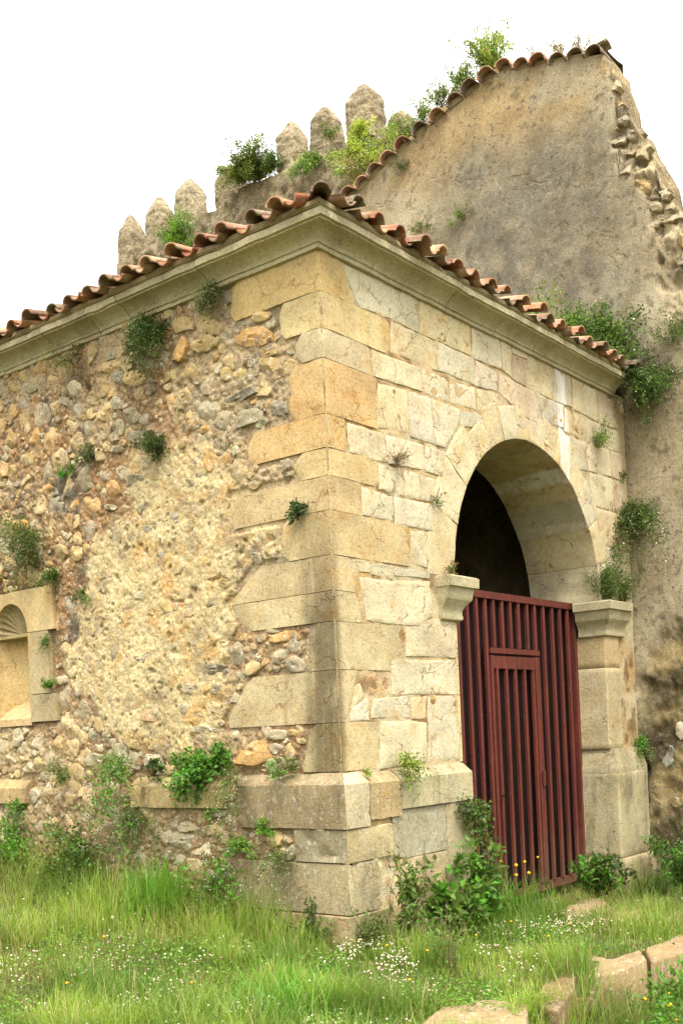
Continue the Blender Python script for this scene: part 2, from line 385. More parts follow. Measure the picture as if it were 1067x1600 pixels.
def sweep(name, fr, u0, u1, prof, mat, parent, color, du=0.06, amp=0.003, mitre0=False, seed=None, chip=0.0, lean=0.0):
    """profile of (n, v) points carried along u, with ends closed"""
    SEED[0] += 1; sd_ = SEED[0] if seed is None else seed
    P = [np.array(prof[0], float)]
    for a, b in zip(prof[:-1], prof[1:]):
        a, b = np.array(a, float), np.array(b, float); k = max(1, int(np.linalg.norm(b - a) / 0.05))
        for i in range(1, k + 1): P.append(a + (b - a) * i / k)
    P = np.array(P); nv = len(P); nu = max(2, int((u1 - u0) / du) + 1)
    t = np.linspace(0, 1, nu)
    ust = (u0 - P[:, 0]) if mitre0 else np.full(nv, u0)
    U = ust[None, :] + (u1 - ust[None, :]) * t[:, None]
    n = np.repeat(P[None, :, 0], nu, 0); v = np.repeat(P[None, :, 1], nu, 0) + lean * t[:, None]
    q = np.stack([U, v, n], -1).reshape(-1, 3)
    dn = (amp * 1.6 * fbm(q, 6, sd_, 3) - chip * sst(0.35, 0.6, fbm(q, 11, sd_ + 3, 3))).reshape(nu, nv)
    n = n + dn * (P[:, 0] > 0.005)[None, :]; v = v + 0.5 * dn
    V = fr.w(U, v, n).reshape(-1, 3)
    Fc = [tuple(f) for f in grid_faces(nu, nv, not fr.flip)]
    for k, fl in ((0, False), (nu - 1, True)):
        idx = [k * nv + i for i in range(nv)]
        Fc.append(tuple(idx[::-1] if fl == fr.flip else idx))
    return obj(name, V, Fc, mat, parent, jit(color, RND, 0.05), sharp=30)
def quoin(z0, z1, RT, RB, LT, LB, mat, parent, color, rc=0.03, proud=0.003):
    """corner stone seen on both walls: lengths along the front (R) and the side (L) at its top and bottom"""
    SEED[0] += 1; s = SEED[0]
    j = 0.0025; z0 += j; z1 -= j
    nt_ = max(4, int((z1 - z0) / 0.045)); ts = np.concatenate([[0, 0.0], np.linspace(0, 1, nt_), [1, 1.0]])
    ml = max(RT, RB) + max(LT, LB); ns = max(14, int(ml / 0.05))
    rows = []
    for k, t in enumerate(ts):
        wv = float(fbm(np.array([[s * 2.3, t * (z1 - z0) * 9, 0.7]]), 1.0, 5, 3)[0]); wv2 = float(fbm(np.array([[s * 4.1, t * (z1 - z0) * 9, 3.7]]), 1.0, 6, 3)[0])
        rnd = 0.05 * max(0, abs(2 * t - 1) - 0.72) / 0.28
        R_ = RB + (RT - RB) * t - j + 0.016 * wv2; L_ = LB + (LT - LB) * t - j + 0.05 * wv - rnd
        edge = 1.0 if k in (0, len(ts) - 1) else (0.12 if k in (1, len(ts) - 2) else 0.0)
        z = z0 + (z1 - z0) * t
        if k in (1,): z += 0.004
        if k == len(ts) - 2: z -= 0.004
        rcl = rc * (1 + 0.5 * float(vn(np.array([[z * 3, s, 0.3]]), 3)[0]))
        nl = int(ns * 0.5); sa = np.concatenate([np.linspace(-R_, -rcl, ns - nl, endpoint=False), np.linspace(-rcl, rcl, 7), np.linspace(rcl, L_, nl + 1)[1:]])      # negative along the front, positive along the side
        pts = np.zeros((len(sa), 3)); nrm = np.zeros((len(sa), 3))
        for i, q in enumerate(sa):
            if q < -rcl: pts[i] = (-q, 0, z); nrm[i] = (0, -1, 0)
            elif q > rcl: pts[i] = (0, q, z); nrm[i] = (-1, 0, 0)
            else:
                a = (q + rcl) / (2 * rcl) * math.pi / 2
                pts[i] = (rcl - rcl * math.sin(a), rcl - rcl * math.cos(a), z); nrm[i] = (-math.sin(a), -math.cos(a), 0)
        nz = 0.011 * fbm(pts, 5, s, 4) + 0.004 * fbm(pts, 22, s + 2, 2)
        e2 = np.minimum(sa + R_, L_ - sa); dip = np.where(e2 < 0.004, 0.008, 0)
        pts = pts + nrm * (proud + nz - np.maximum(0.008 * edge, dip))[:, None]
        rows.append(pts)
    # returns at the two ends and top/bottom lids towards the wall core
    A = np.array(rows)
    first = A[:, :1, :] + np.array([0, 0.14, 0]); last = A[:, -1:, :] + np.array([0.14, 0, 0])
    A = np.concatenate([first, A, last], 1)
    lid0 = A[:1].copy(); lid1 = A[-1:].copy()
    for ld in (lid0, lid1): ld[:, :, 0] += 0.13 * (ld[:, :, 0] < 0.13); ld[:, :, 1] += 0.13 * (ld[:, :, 1] < 0.13)
    A = np.concatenate([lid0, A, lid1], 0)
    nz_, nsx = A.shape[:2]
    return obj('quoin', A.reshape(-1, 3), [tuple(f) for f in grid_faces(nz_, nsx)], mat, parent, jit(color, RND, 0.04), sharp=40)
def box(name, a, b, mat, parent=None, color=None):
    x0, y0, z0 = a; x1, y1, z1 = b
    v = [(x, y, z) for x in (x0, x1) for y in (y0, y1) for z in (z0, z1)]
    f = [(0, 1, 3, 2), (4, 6, 7, 5), (0, 4, 5, 1), (2, 3, 7, 6), (0, 2, 6, 4), (1, 5, 7, 3)]
    return obj(name, v, f, mat, parent, color, smooth=False)
def in_poly(x, y, poly):
    r = np.zeros(np.shape(x), bool); n = len(poly)
    for i in range(n):
        (x0, y0), (x1, y1) = poly[i], poly[(i + 1) % n]
        cnd = (y0 > y) != (y1 > y)
        r ^= cnd & (x < (x1 - x0) * (y - y0) / ((y1 - y0) if y1 != y0 else 1e-9) + x0)
    return r
def pdist(x, y, poly):     # signed distance to a polygon, positive inside
    d = np.full(np.shape(x), 1e9); n = len(poly)
    for i in range(n):
        a = np.array(poly[i]); b = np.array(poly[(i + 1) % n]); e = b - a
        t = np.clip(((x - a[0]) * e[0] + (y - a[1]) * e[1]) / (e @ e + 1e-12), 0, 1)
        d = np.minimum(d, np.hypot(x - a[0] - t * e[0], y - a[1] - t * e[1]))
    return np.where(in_poly(x, y, poly), d, -d)

# ------------------------------------------------------------------ ground
def ground_z(x, y):
    x = np.asarray(x, float); y = np.asarray(y, float)
    z = -0.045 * np.clip(x, 0, 6) + 0.11 * np.clip(y, 0, 9) * sst(2.5, -0.5, x) - 0.05
    z = z + 0.05 * fbm(np.stack([x.ravel(), y.ravel(), np.zeros(x.size)], 1), 0.9, 3, 3).reshape(x.shape)
    edge = -1.86 + 0.10 * np.sin(x * 1.7)
    drop = sst(0.0, -0.22, y - edge) * sst(-1.9, -1.1, x)
    return z - 0.42 * drop
xs = np.concatenate([np.linspace(-400, -14, 24), np.linspace(-13, 9, 300), np.linspace(10, 400, 24)])
ys = np.concatenate([np.linspace(-400, -12, 24), np.linspace(-11, 11, 300), np.linspace(12, 400, 24)])
GX, GY = np.meshgrid(xs, ys, indexing='ij')
gz = ground_z(np.clip(GX, -13, 9), np.clip(GY, -11, 11))
gnd = obj('ground', np.stack([GX, GY, gz], -1).reshape(-1, 3), grid_faces(len(xs), len(ys)), M['soil'])
tag(gnd, kind='structure')

# ================================================================== the portico
PORT = tag(empty('stone_portico'), 'weathered stone entrance building with tiled eaves, rubble side wall and round arched doorway', 'building')
TH = 0.85
AC, AS, AR = 3.20, 2.95, 1.475       # arch centre, springing height, radius
JL, JR = 1.72, 4.72                  # jambs
SIDE = empty('rubble_side_wall', (0, 2.5, 0), PORT)
FRONT = empty('arched_front_wall', (2.7, 0, 0), PORT)

# cores that close the building
def ngon_prism(name, fr, pts, n0, n1, mat, parent):
    N = len(pts); u = np.array([p[0] for p in pts]); v = np.array([p[1] for p in pts])
    V = np.concatenate([fr.w(u, v, np.full(N, n0)), fr.w(u, v, np.full(N, n1))])
    Fc = [tuple(range(N)), tuple(range(2 * N - 1, N - 1, -1))] + [(i, (i + 1) % N, N + (i + 1) % N, N + i) for i in range(N)]
    return obj(name, V, Fc, mat, parent, smooth=False)
arc = [(AC + (AR + 0.15) * math.cos(a), AS + (AR + 0.15) * math.sin(a)) for a in np.linspace(0, math.pi, 33)]
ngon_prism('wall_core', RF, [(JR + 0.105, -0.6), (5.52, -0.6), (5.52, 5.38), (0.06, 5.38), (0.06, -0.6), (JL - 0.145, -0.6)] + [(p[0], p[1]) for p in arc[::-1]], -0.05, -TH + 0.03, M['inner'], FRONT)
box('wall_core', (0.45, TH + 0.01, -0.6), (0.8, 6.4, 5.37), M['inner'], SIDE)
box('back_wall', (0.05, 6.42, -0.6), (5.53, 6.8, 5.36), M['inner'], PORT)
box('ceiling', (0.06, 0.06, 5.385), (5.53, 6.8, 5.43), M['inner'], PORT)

# ---- quoins, top to bottom: corner pixel rows, then right end and left end read off both walls
def zc(y): return (1480 - y) / 205.72
def xr(px): return on_y(px)[0]
def yl(px): return on_x(px)[0]
Q = [(387, 453, (533, 412), (556, 478), (362, 456), (358, 494), c8(226, 188, 112)),
     (453, 511, (609, 503), (609, 550), (433, 476), (437, 529), c8(228, 205, 140)),
     (511, 558, (579, 546), (581, 588), (462, 527), (462, 566), c8(216, 200, 158)),
     (558, 645, (589, 598), (590, 666), (453, 578), (454, 648), c8(222, 180, 108)),
     (645, 698, (541, 659), (542, 705), (390, 690), (388, 722), c8(220, 180, 108)),
     (698, 742, (591, 724), (591, 760), (463, 719), (464, 750), c8(216, 184, 122)),
     (742, 796, (564, 759), (566, 804), (361, 777), (360, 816), c8(218, 188, 130)),
     (796, 866, (640, 828), (641, 876), (441, 810), (441, 870), c8(218, 192, 136)),
     (866, 922, (548, 869), (556, 925), (400, 897), (356, 925), c8(214, 192, 142)),
     (922, 970, (556, 925), (567, 971), (356, 930), (385, 980), c8(212, 192, 144)),
     (970, 1046, (630, 985), (612, 1046), (492, 973), (472, 1046), c8(212, 192, 146)),
     (1046, 1129, (561, 1048), (540, 1110), (388, 1054), (350, 1108), c8(210, 190, 142)),
     (1129, 1206, (592, 1126), (592, 1200), (487, 1132), (466, 1202), c8(208, 186, 138))]
QPOLY = []
for a, b, rt, rb, lt, lb, cl in Q:
    RT, RB, LT, LB = xr(rt), xr(rb), yl(lt), yl(lb); cl = cl * 0.6 + c8(214, 198, 160) * 0.4
    quoin(zc(b), zc(a), RT, RB, LT, LB, M['quoin'], FRONT, cl)
    QPOLY.append([(-.02, zc(b)), (LB, zc(b)), (LT, zc(a)), (-.02, zc(a))])

# ---- ashlar blocks of the arched front, outlines read off the photograph
BL = [
 ([(534,410),(653,465),(654,520),(610,498),(560,479)], PALE), ([(655,466),(734,503),(736,556),(700,541),(655,521)], YEL),
 ([(736,504),(779,526),(784,577),(737,560)], PALE), ([(781,527),(797,534),(799,590),(785,578)], CREAM), ([(799,534),(824,548),(823,561),(800,552)], CREAM),
 ([(800,554),(822,563),(821,604),(800,592)], PNK), ([(825,550),(862,572),(864,625),(823,605)], YEL), ([(864,574),(889,587),(893,637),(865,626)], PALE),
 ([(892,590),(930,610),(935,660),(896,640)], CREAM), ([(932,613),(961,628),(964,671),(937,662)], PNK),
 ([(610,502),(682,533),(685,580),(611,550)], YEL), ([(684,534),(741,562),(742,602),(686,579)], PALE), ([(743,563),(776,581),(778,612),(743,603)], PALE),
 ([(778,582),(840,617),(841,662),(815,650),(780,613)], PNK), ([(842,616),(880,633),(881,669),(842,656)], c8(176, 164, 148)),
 ([(882,637),(914,655),(915,689),(882,674)], YEL), ([(915,654),(946,668),(951,700),(917,690)], PNK), ([(947,667),(966,675),(968,708),(951,702)], CREAM),
 ([(580,547),(657,575),(660,612),(583,588)], CREAM), ([(658,576),(700,593),(702,630),(661,613)], PALE), ([(702,595),(742,606),(745,640),(704,630)], PALE),
 ([(745,607),(778,616),(780,643),(747,640)], CREAM), ([(780,641),(806,650),(804,661),(780,652)], WHT), ([(806,648),(841,664),(842,688),(826,676),(807,662)], PNK),
 ([(843,660),(872,675),(873,714),(850,692)], YEL), ([(874,676),(914,692),(918,735),(890,735),(874,715)], PALE), ([(916,692),(952,704),(955,745),(919,736)], CREAM),
 ([(953,704),(969,710),(972,752),(956,746)], PNK),
 ([(590,598),(637,610),(640,676),(591,668)], YEL), ([(638,611),(673,622),(680,695),(641,682)], c8(214, 204, 172)), ([(674,623),(718,640),(718,660),(695,700),(681,695)], PALE),
 ([(719,641),(745,646),(764,656),(740,668),(719,666)], GRY),
 ([(542,660),(600,678),(606,722),(590,721),(545,706)], CREAM), ([(601,679),(663,695),(665,735),(607,724)], CREAM), ([(664,698),(697,706),(690,745),(665,737)], PALE),
 ([(592,724),(630,733),(632,775),(593,764)], CREAM), ([(632,734),(655,741),(657,781),(633,776)], CREAM), ([(656,742),(681,749),(684,786),(658,781)], CREAM),
 ([(565,761),(614,775),(616,815),(567,805)], c8(212, 200, 156)), ([(615,776),(676,789),(676,830),(617,818)], PALE),
 ([(641,829),(673,832),(671,888),(643,881)], CREAM),
 ([(557,874),(576,878),(578,895),(560,893)], CREAM), ([(578,880),(614,884),(614,906),(580,897)], PALE), ([(616,886),(672,893),(672,904),(617,899)], WHT),
 ([(561,901),(614,908),(672,908),(676,962),(655,978),(605,975),(573,969)], CREAM),
 ([(634,981),(656,979),(657,967),(710,968),(713,1028),(635,1025)], c8(216, 198, 150)),
 ([(612,1031),(713,1031),(714,1085),(613,1085)], c8(214, 200, 160)), ([(537,1088),(563,1066),(570,1088),(547,1109)], CREAM),
 ([(583,1092),(640,1087),(641,1121),(580,1122)], WHT), ([(547,1107),(574,1092),(577,1125),(548,1127)], PALE), ([(643,1090),(666,1088),(665,1122),(643,1124)], OCH),
 ([(594,1127),(640,1126),(666,1129),(666,1190),(594,1202)], CREAM), ([(668,1088),(715,1087),(719,1187),(670,1192)], c8(212, 200, 162)),
 # right of the arch
 ([(920,738),(957,748),(960,800),(925,790)], CREAM), ([(958,749),(974,754),(978,806),(962,800)], PNK),
 ([(928,792),(979,808),(982,862),(938,850)], YEL), ([(940,853),(983,864),(986,905),(945,900)], PALE), ([(942,905),(986,908),(988,945),(945,944)], CREAM),
]
for pts, cl in BL:
    uv = F(*pts)
    uv = [(min(u, 5.53), v) for u, v in uv]; cl = cl * 0.45 + c8(226, 217, 190) * 0.55
    stone('ashlar_block', RF, uv, M['ashlar'], FRONT, cl, n0=RND.uniform(-0.003, 0.004), depth=0.06, bevel=0.0035, rough=0.006, shrink=0.0, step=0.04, wob=0.009, bulge=0.0)
# small fill stones where the pointing has been lost
for pts in ([(568,1052),(590,1050),(588,1064),(570,1066)], [(592,1052),(609,1055),(606,1080),(594,1076)], [(575,1070),(592,1078),(585,1090),(574,1086)], [(648,1104),(662,1100),(664,1116),(650,1120)], [(618,950),(640,978),(606,974)]):
    stone('fill_stone', RF, F(*pts), M['ashlar'], FRONT, PNK, n0=-0.008, depth=0.05, bevel=0.012, bulge=0.008)

# ---- voussoirs: each one runs the whole depth of the arch
va = [0, 15, 31, 46, 58, 69, 79.5, 89, 98.5, 109, 120, 131, 145, 161, 180]
for i in range(len(va) - 1):
    a0, a1 = math.radians(va[i]), math.radians(va[i + 1])
    ro = AR + RND.uniform(0.28, 0.46)
    inn = [(AC + AR * math.cos(a), AS + AR * math.sin(a)) for a in np.linspace(a0, a1, 4)]
    out = [(AC + ro * math.cos(a), AS + ro * math.sin(a)) for a in np.linspace(a1, a0, 3)]
    stone('voussoir', RF, inn + out, M['ashlar'], FRONT, [CREAM, YEL, PALE, YEL, YEL, CREAM][i % 6] * 0.4 + c8(224, 213, 182) * 0.6,
          n0=0.001 + RND.uniform(0, .004), depth=TH + RND.uniform(0, 0.01), bevel=0.0035, rough=0.006, shrink=0.002, step=0.06, wob=0.006)

# ---- jamb and pier stones
def pier_stone(name, x0, x1, y0, y1, z0, z1, mat, color, rc=0.02):
    """a squared stone with worn arrises, near corner at (x0, y0)"""
    SEED[0] += 1; s = SEED[0]
    nz_ = max(4, int((z1 - z0) / 0.06)); path = []
    la = max(3, int((y1 - y0) / 0.07)); lb = max(3, int((x1 - x0) / 0.07))
    for k in range(la): path.append((x0, y1 + (y0 + rc - y1) * k / la, -1, 0))
    for k in range(4):
        a = (k / 3) * math.pi / 2; path.append((x0 + rc - rc * math.cos(a), y0 + rc - rc * math.sin(a), -math.cos(a), -math.sin(a)))
    for k in range(1, lb + 1): path.append((x0 + rc + (x1 - x0 - rc) * k / lb, y0, 0, -1))
    pa = np.array(path); rows = []
    zz = [(z0 + 0.002, 0.006), (z0 + 0.006, 0.001)] + [(z0 + (z1 - z0) * k / nz_, 0) for k in range(1, nz_)] + [(z1 - 0.006, 0.001), (z1 - 0.002, 0.006)]
    for z, dip in zz:
        q = np.c_[pa[:, 0], pa[:, 1], np.full(len(pa), z)]
        d = 0.006 * fbm(q, 5, s, 4) - dip
        rows.append(q + np.c_[pa[:, 2], pa[:, 3], np.zeros(len(pa))] * d[:, None])
    A = np.array(rows); lid0 = A[:1] * [1, 1, 1] + 0; lid1 = A[-1:] + 0
    for ld in (lid0, lid1): ld[:, :, 0] = np.maximum(ld[:, :, 0], x0 + 0.3); ld[:, :, 1] = np.maximum(ld[:, :, 1], y0 + 0.3)
    A = np.concatenate([lid0, A, lid1])
    return obj(name, A.reshape(-1, 3), [tuple(f) for f in grid_faces(A.shape[0], A.shape[1])], mat, FRONT, jit(color, RND, 0.05))
# right pier: reveal and front
for z0, z1, cl in ((1.32, 2.22, c8(210, 194, 154)), (2.22, 2.57, c8(212, 188, 142))):
    pier_stone('pier_stone', JR + 0.03, 5.10, 0.0, TH, z0, z1, M['ashlar'], cl)
for z0, z1, cl in ((1.30, 2.2, CREAM), (2.2, 2.75, c8(210, 194, 150))):
    pier_stone('pier_stone', 5.10, 5.53, 0.035, 0.4, z0, z1, M['ashlar'], cl, 0.012)
for z0, z1, cl, e in ((-0.45, 0.12, c8(196, 180, 140), 0.06), (0.12, 1.07, c8(198, 184, 146), 0.0)):
    pier_stone('pier_plinth_stone', JR + 0.0, 5.50, -0.10 - e, TH, z0, z1, M['plinth'], cl, 0.03)
def pier_cap(zs, offs, x0, x1, y0, y1, mat, color, name='impost'):
    """moulded block: offsets of the profile applied on the reveal and the front"""
    SEED[0] += 1; rows = []
    for z, o in zip(zs, offs):
        pts = []
        for k in range(7): pts.append((x0 - o, y1 + (y0 - o - y1) * k / 7))
        for k in range(7): pts.append((x0 - o + (x1 + o * 0 - x0 + o) * k / 6, y0 - o))
        rows.append([(a, b, z) for a, b in pts])
    A = np.array(rows, float); q = A.reshape(-1, 3)
    q = q + 0.006 * np.c_[fbm(q, 9, SEED[0], 3), fbm(q, 9, SEED[0] + 9, 3), fbm(q, 9, SEED[0] + 5, 3) * 0.6]
    A = q.reshape(A.shape); l0, l1 = A[:1].copy(), A[-1:].copy()
    for ld in (l0, l1): ld[:, :, 0] = np.maximum(ld[:, :, 0], x0 + 0.25); ld[:, :, 1] = np.maximum(ld[:, :, 1], y0 + 0.25)
    A = np.concatenate([l0, A, l1])
    return obj(name, A.reshape(-1, 3), [tuple(f) for f in grid_faces(A.shape[0], A.shape[1])], mat, FRONT, jit(color, RND, 0.04), sharp=35)
pier_cap([1.06, 1.12, 1.30, 1.325], [0.0, 0.0, -0.062, -0.066], JR + 0.0, 5.5, -0.10, TH, M['plinth'], c8(206, 192, 154), 'plinth_cap')
IZ = [2.56, 2.575, 2.60, 2.62, 2.66, 2.70, 2.735, 2.75, 2.80, 2.84, 2.85, 2.93, 2.945]
IO = [0.005, 0.03, 0.035, 0.03, 0.035, 0.055, 0.09, 0.10, 0.105, 0.115, 0.145, 0.15, 0.13]
pier_cap(IZ, IO, JR + 0.03, 5.2, 0.0, 0.30, M['cornice'], c8(208, 197, 160))
# left impost, moulded on the front and round into the opening
def left_impost():
    SEED[0] += 1; rows = []
    for z, o in zip(IZ, IO):
        pts = [(1.46 - o * 0.25, 0.03)] + [(1.46 - o * 0.25 + (JL + 0.02 + o - 1.46 + o * 0.25) * k / 6, -o) for k in range(7)] + [(JL + 0.02 + o, -o + (TH + o) * k / 6) for k in range(1, 7)]
        rows.append([(a, b, z) for a, b in pts])
    A = np.array(rows, float); q = A.reshape(-1, 3)
    q = q + 0.007 * np.c_[fbm(q, 9, 77, 3), fbm(q, 9, 78, 3), fbm(q, 9, 79, 3) * 0.6]
    A = q.reshape(A.shape); l0, l1 = A[:1].copy(), A[-1:].copy()
    for ld in (l0, l1): ld[:, :, 0] = np.minimum(ld[:, :, 0], JL - 0.1); ld[:, :, 1] = np.maximum(ld[:, :, 1], 0.2)
    A = np.concatenate([l0, A, l1])
    return obj('impost', A.reshape(-1, 3), [tuple(f) for f in grid_faces(A.shape[0], A.shape[1])], M['cornice'], FRONT, jit(c8(208, 197, 160), RND, 0.04), sharp=35)
left_impost()
# left jamb faces into the opening
for z0, z1 in ((1.33, 1.92), (1.92, 2.18), (2.18, 2.57)):
    box('jamb_stone', (JL - 0.25, 0.012, z0), (JL + 0.02, TH - 0.01, z1 - 0.006), M['ashlar'], FRONT, jit(CREAM, RND))

# ---- plinth
pb = lambda z0, b=0.0: [(-0.02, z0), (0.105, z0), (0.105, 1.238 + b), (0.09, 1.252 + b), (0.012, 1.318 + b), (-0.02, 1.322 + b)]
PLL = M['plinth']; PC1 = c8(196, 172, 122); PC2 = c8(204, 192, 156)
sweep('plinth_stone', LF, 0.0, 1.02, pb(0.905), PLL, SIDE, c8(164, 146, 112), mitre0=True, chip=0.04, amp=0.011)
sweep('plinth_stone', LF, 1.16, 2.32, pb(1.055), PLL, SIDE, PC1, chip=0.035, amp=0.011)
sweep('plinth_stone', LF, 3.85, 4.95, pb(1.08, -0.01), PLL, SIDE, PC1, chip=0.04, amp=0.011)
sweep('plinth_stone', RF, 0.0, 0.20, pb(0.905), PLL, FRONT, c8(206, 194, 160), mitre0=True, chip=0.05, amp=0.012)
sweep('plinth_stone', RF, 0.215, 0.62, pb(0.95, -0.01), PLL, FRONT, c8(196, 176, 130), chip=0.02)
sweep('plinth_stone', RF, 0.628, 1.70, pb(1.0), PLL, FRONT, PC2, chip=0.015)
fl = lambda z0, z1, n=0.085: [(-0.02, z0), (n, z0 + 0.004), (n, z1 - 0.006), (n - 0.01, z1), (-0.02, z1)]
sweep('plinth_stone', LF, 0.0, 0.42, fl(0.645, 0.898, 0.092), PLL, SIDE, c8(158, 146, 118), mitre0=True, chip=0.04, amp=0.011)
sweep('plinth_stone', RF, 0.0, 0.50, fl(0.645, 0.898, 0.092), PLL, FRONT, c8(206, 190, 146), mitre0=True, chip=0.04, amp=0.011)
sweep('plinth_stone', LF, 0.0, 1.10, fl(0.255, 0.638, 0.088), PLL, SIDE, c8(184, 168, 130), mitre0=True, chip=0.02, amp=0.008)
sweep('plinth_stone', RF, 0.0, 0.30, fl(0.255, 0.638, 0.088), PLL, FRONT, c8(200, 186, 146), mitre0=True, chip=0.03, amp=0.010)
sweep('plinth_stone', LF, 0.0, 0.62, fl(-0.4, 0.245, 0.10), PLL, SIDE, c8(182, 160, 118), mitre0=True, chip=0.02, amp=0.01)
sweep('plinth_stone', RF, 0.0, 0.45, fl(-0.4, 0.245, 0.10), PLL, FRONT, c8(186, 170, 130), mitre0=True, chip=0.03, amp=0.01)
sweep('plinth_stone', RF, 0.515, 1.28, fl(0.60, 0.99, 0.080), PLL, FRONT, c8(186, 178, 150), chip=0.02, amp=0.007)
sweep('plinth_stone', RF, 1.288, 1.71, fl(0.30, 0.99, 0.086), PLL, FRONT, PC2, chip=0.015)
sweep('plinth_stone', RF, 0.60, 1.28, fl(0.10, 0.595, 0.084), PLL, FRONT, c8(206, 188, 146), chip=0.03, amp=0.008)
sweep('plinth_stone', RF, 0.47, 1.71, fl(-0.4, 0.09, 0.092), PLL, FRONT, c8(190, 176, 138), chip=0.02)
for k in range(9):
    u = 0.33 + 0.25 * (k % 3) / 2 + RND.uniform(-.03, .03); v = 0.3 + 0.28 * (k // 3) / 2
    rr = RND.uniform(0.05, 0.085)
    stone('fill_stone', RF, [(u + rr * math.cos(a) * RND.uniform(.8, 1.2), v + rr * math.sin(a) * RND.uniform(.8, 1.2)) for a in np.linspace(0, 5.4, 7)], M['ashlar'], FRONT, [CREAM, PNK, TAN][k % 3], n0=0.06, depth=0.09, bevel=0.015, bulge=0.012, step=0.03)

# ---- mortar bed of the front
nu, nv = 225, 232
U, Vv = np.meshgrid(np.linspace(0.0, 5.53, nu), np.linspace(-0.5, 5.36, nv), indexing='ij')
q = np.stack([U.ravel(), Vv.ravel(), U.ravel() * 0], 1)
n = (-0.0050 + 0.0062 * fbm(q, 14, 5, 4)).reshape(nu, nv)
n = np.where(Vv < 1.24, n + 0.07, n)
mask = ~(((Vv < AS) & (U > JL - 0.03) & (U < JR + 0.08)) | ((Vv >= AS) & (np.hypot(U - AC, Vv - AS) < AR + 0.05)))
mask = mask & ~((Vv < 1.3) & (U > JR - 0.1))
cm = mask[:-1, :-1] & mask[1:, :-1] & mask[:-1, 1:] & mask[1:, 1:]
f1 = sst(-0.25, 0.35, fbm(q, 2.2, 8, 4))[:, None]; f2 = sst(0.1, 0.5, fbm(q, 7, 18, 4))[:, None]
colr = c8(212, 186, 138) * (1 - f1) + c8(220, 206, 168) * f1; colr = colr * (1 - f2 * 0.8) + c8(140, 106, 68) * f2 * 0.8
obj('mortar_bed', RF.w(U, Vv, n).reshape(-1, 3), grid_faces(nu, nv, False, cm), M['mortar_r'], FRONT, col=colr)

# ---- the rubble side wall
UE, VE = 5.3, 5.34
PLAST = L((225,735),(330,742),(440,735),(444,872),(400,900),(352,925),(352,1010),(330,1030),(345,1075),(330,1135),(210,1125),(160,1080),(120,1020),(150,930),(160,850),(205,780))
NICHE = [(3.40, 1.86), (4.76, 1.86), (4.76, 3.18), (3.40, 3.18)]
PBL = [[(-.1, .88), (1.05, .88), (1.05, 1.33), (-.1, 1.33)], [(1.14, 1.04), (2.34, 1.04), (2.34, 1.33), (1.14, 1.33)], [(3.83, 1.06), (5, 1.06), (5, 1.33), (3.83, 1.33)],
       [(-.1, .62), (.43, .62), (.43, .9), (-.1, .9)], [(-.1, .24), (1.12, .24), (1.12, .64), (-.1, .64)], [(-.1, -.4), (.64, -.4), (.64, .25), (-.1, .25)]]
BLOCKED = QPOLY + [NICHE] + PBL
nu, nv = 420, 470
us = np.linspace(-0.0, UE, nu); vs = np.linspace(-0.5, VE, nv)
U, Vv = np.meshgrid(us, vs, indexing='ij'); uf, vf_ = U.ravel(), Vv.ravel()
q = np.stack([uf, vf_, uf * 0], 1)
pd = pdist(uf, vf_, PLAST) + 0.42 * fbm(q, 2.2, 31, 5)
mp = sst(-0.30, 0.12, pd)
crumb = fbm(q, 16, 3, 4); rid = np.abs(fbm(q, 9, 41, 4)); lump = fbm(q, 3.2, 6, 4)
n = -0.003 + 0.013 * lump + 0.020 * crumb + 0.016 * fbm(q, 30, 4, 2) + mp * (0.019 - 0.70 * (0.020 * crumb + 0.016 * fbm(q, 30, 4, 2)) + 0.004 * (rid * 2 - 0.5) - 0.028 * sst(0.40, 0.56, fbm(q, 17, 51, 4)))
n = n + np.where(vf_ < 1.22, 0.075 * sst(1.30, 1.15, vf_), 0)
qd = np.full(uf.shape, -1e9)
for pl in BLOCKED: qd = np.maximum(qd, pdist(uf, vf_, pl))
n = np.where(qd > -0.05, np.minimum(n, (-0.012 + np.where(vf_ < 1.24, 0.075, 0)) + 0.004 * crumb), n)
n = np.where(pdist(uf, vf_, NICHE) > 0.0, -0.03, n)
# colour of the bed: red-brown crumbling earth mortar, cream lime render, grey weathering
a1 = sst(-0.3, 0.4, fbm(q, 1.5, 61, 4))[:, None]; a2 = sst(0.05, 0.5, fbm(q, 4.3, 71, 5))[:, None]
edge = sst(1.9, 0.9, uf)[:, None]
bedc = (c8(178, 144, 104) * (1 - a1) + c8(208, 186, 146) * a1)
bedc = bedc * (1 - 0.75 * edge * sst(2.0, 3.4, vf_)[:, None]) + c8(206, 188, 152) * 0.75 * edge * sst(2.0, 3.4, vf_)[:, None]
bedc = bedc * (1 - 0.6 * a2) + c8(166, 156, 130) * 0.6 * a2
dk = (sst(0.18, 0.42, fbm(q * [1, 0.45, 1], 2.7, 81, 5)) * sst(1.4, 2.4, uf) * sst(2.2, 3.0, vf_))[:, None]
bedc = bedc * (1 - 0.65 * dk) + c8(104, 92, 74) * 0.65 * dk
for (lu, lv), lr in ((on_x((105, 770)), .22), (on_x((120, 985)), .14), (on_x((338, 945)), .14), (on_x((75, 640)), .13), (on_x((30, 790)), .10), (on_x((130, 700)), .13)):
    lm = sst(-0.35, 0.5, 1 - np.hypot((uf - lu) / lr, (vf_ - lv) / (lr * 1.5)) + 0.9 * fbm(q, 7, 83, 5))[:, None] * 0.8
    bedc = bedc * (1 - lm) + c8(112, 106, 96) * lm
low = sst(1.75, 1.25, vf_)[:, None]; bedc = bedc * (1 - 0.6 * low) + c8(162, 142, 106) * 0.6 * low
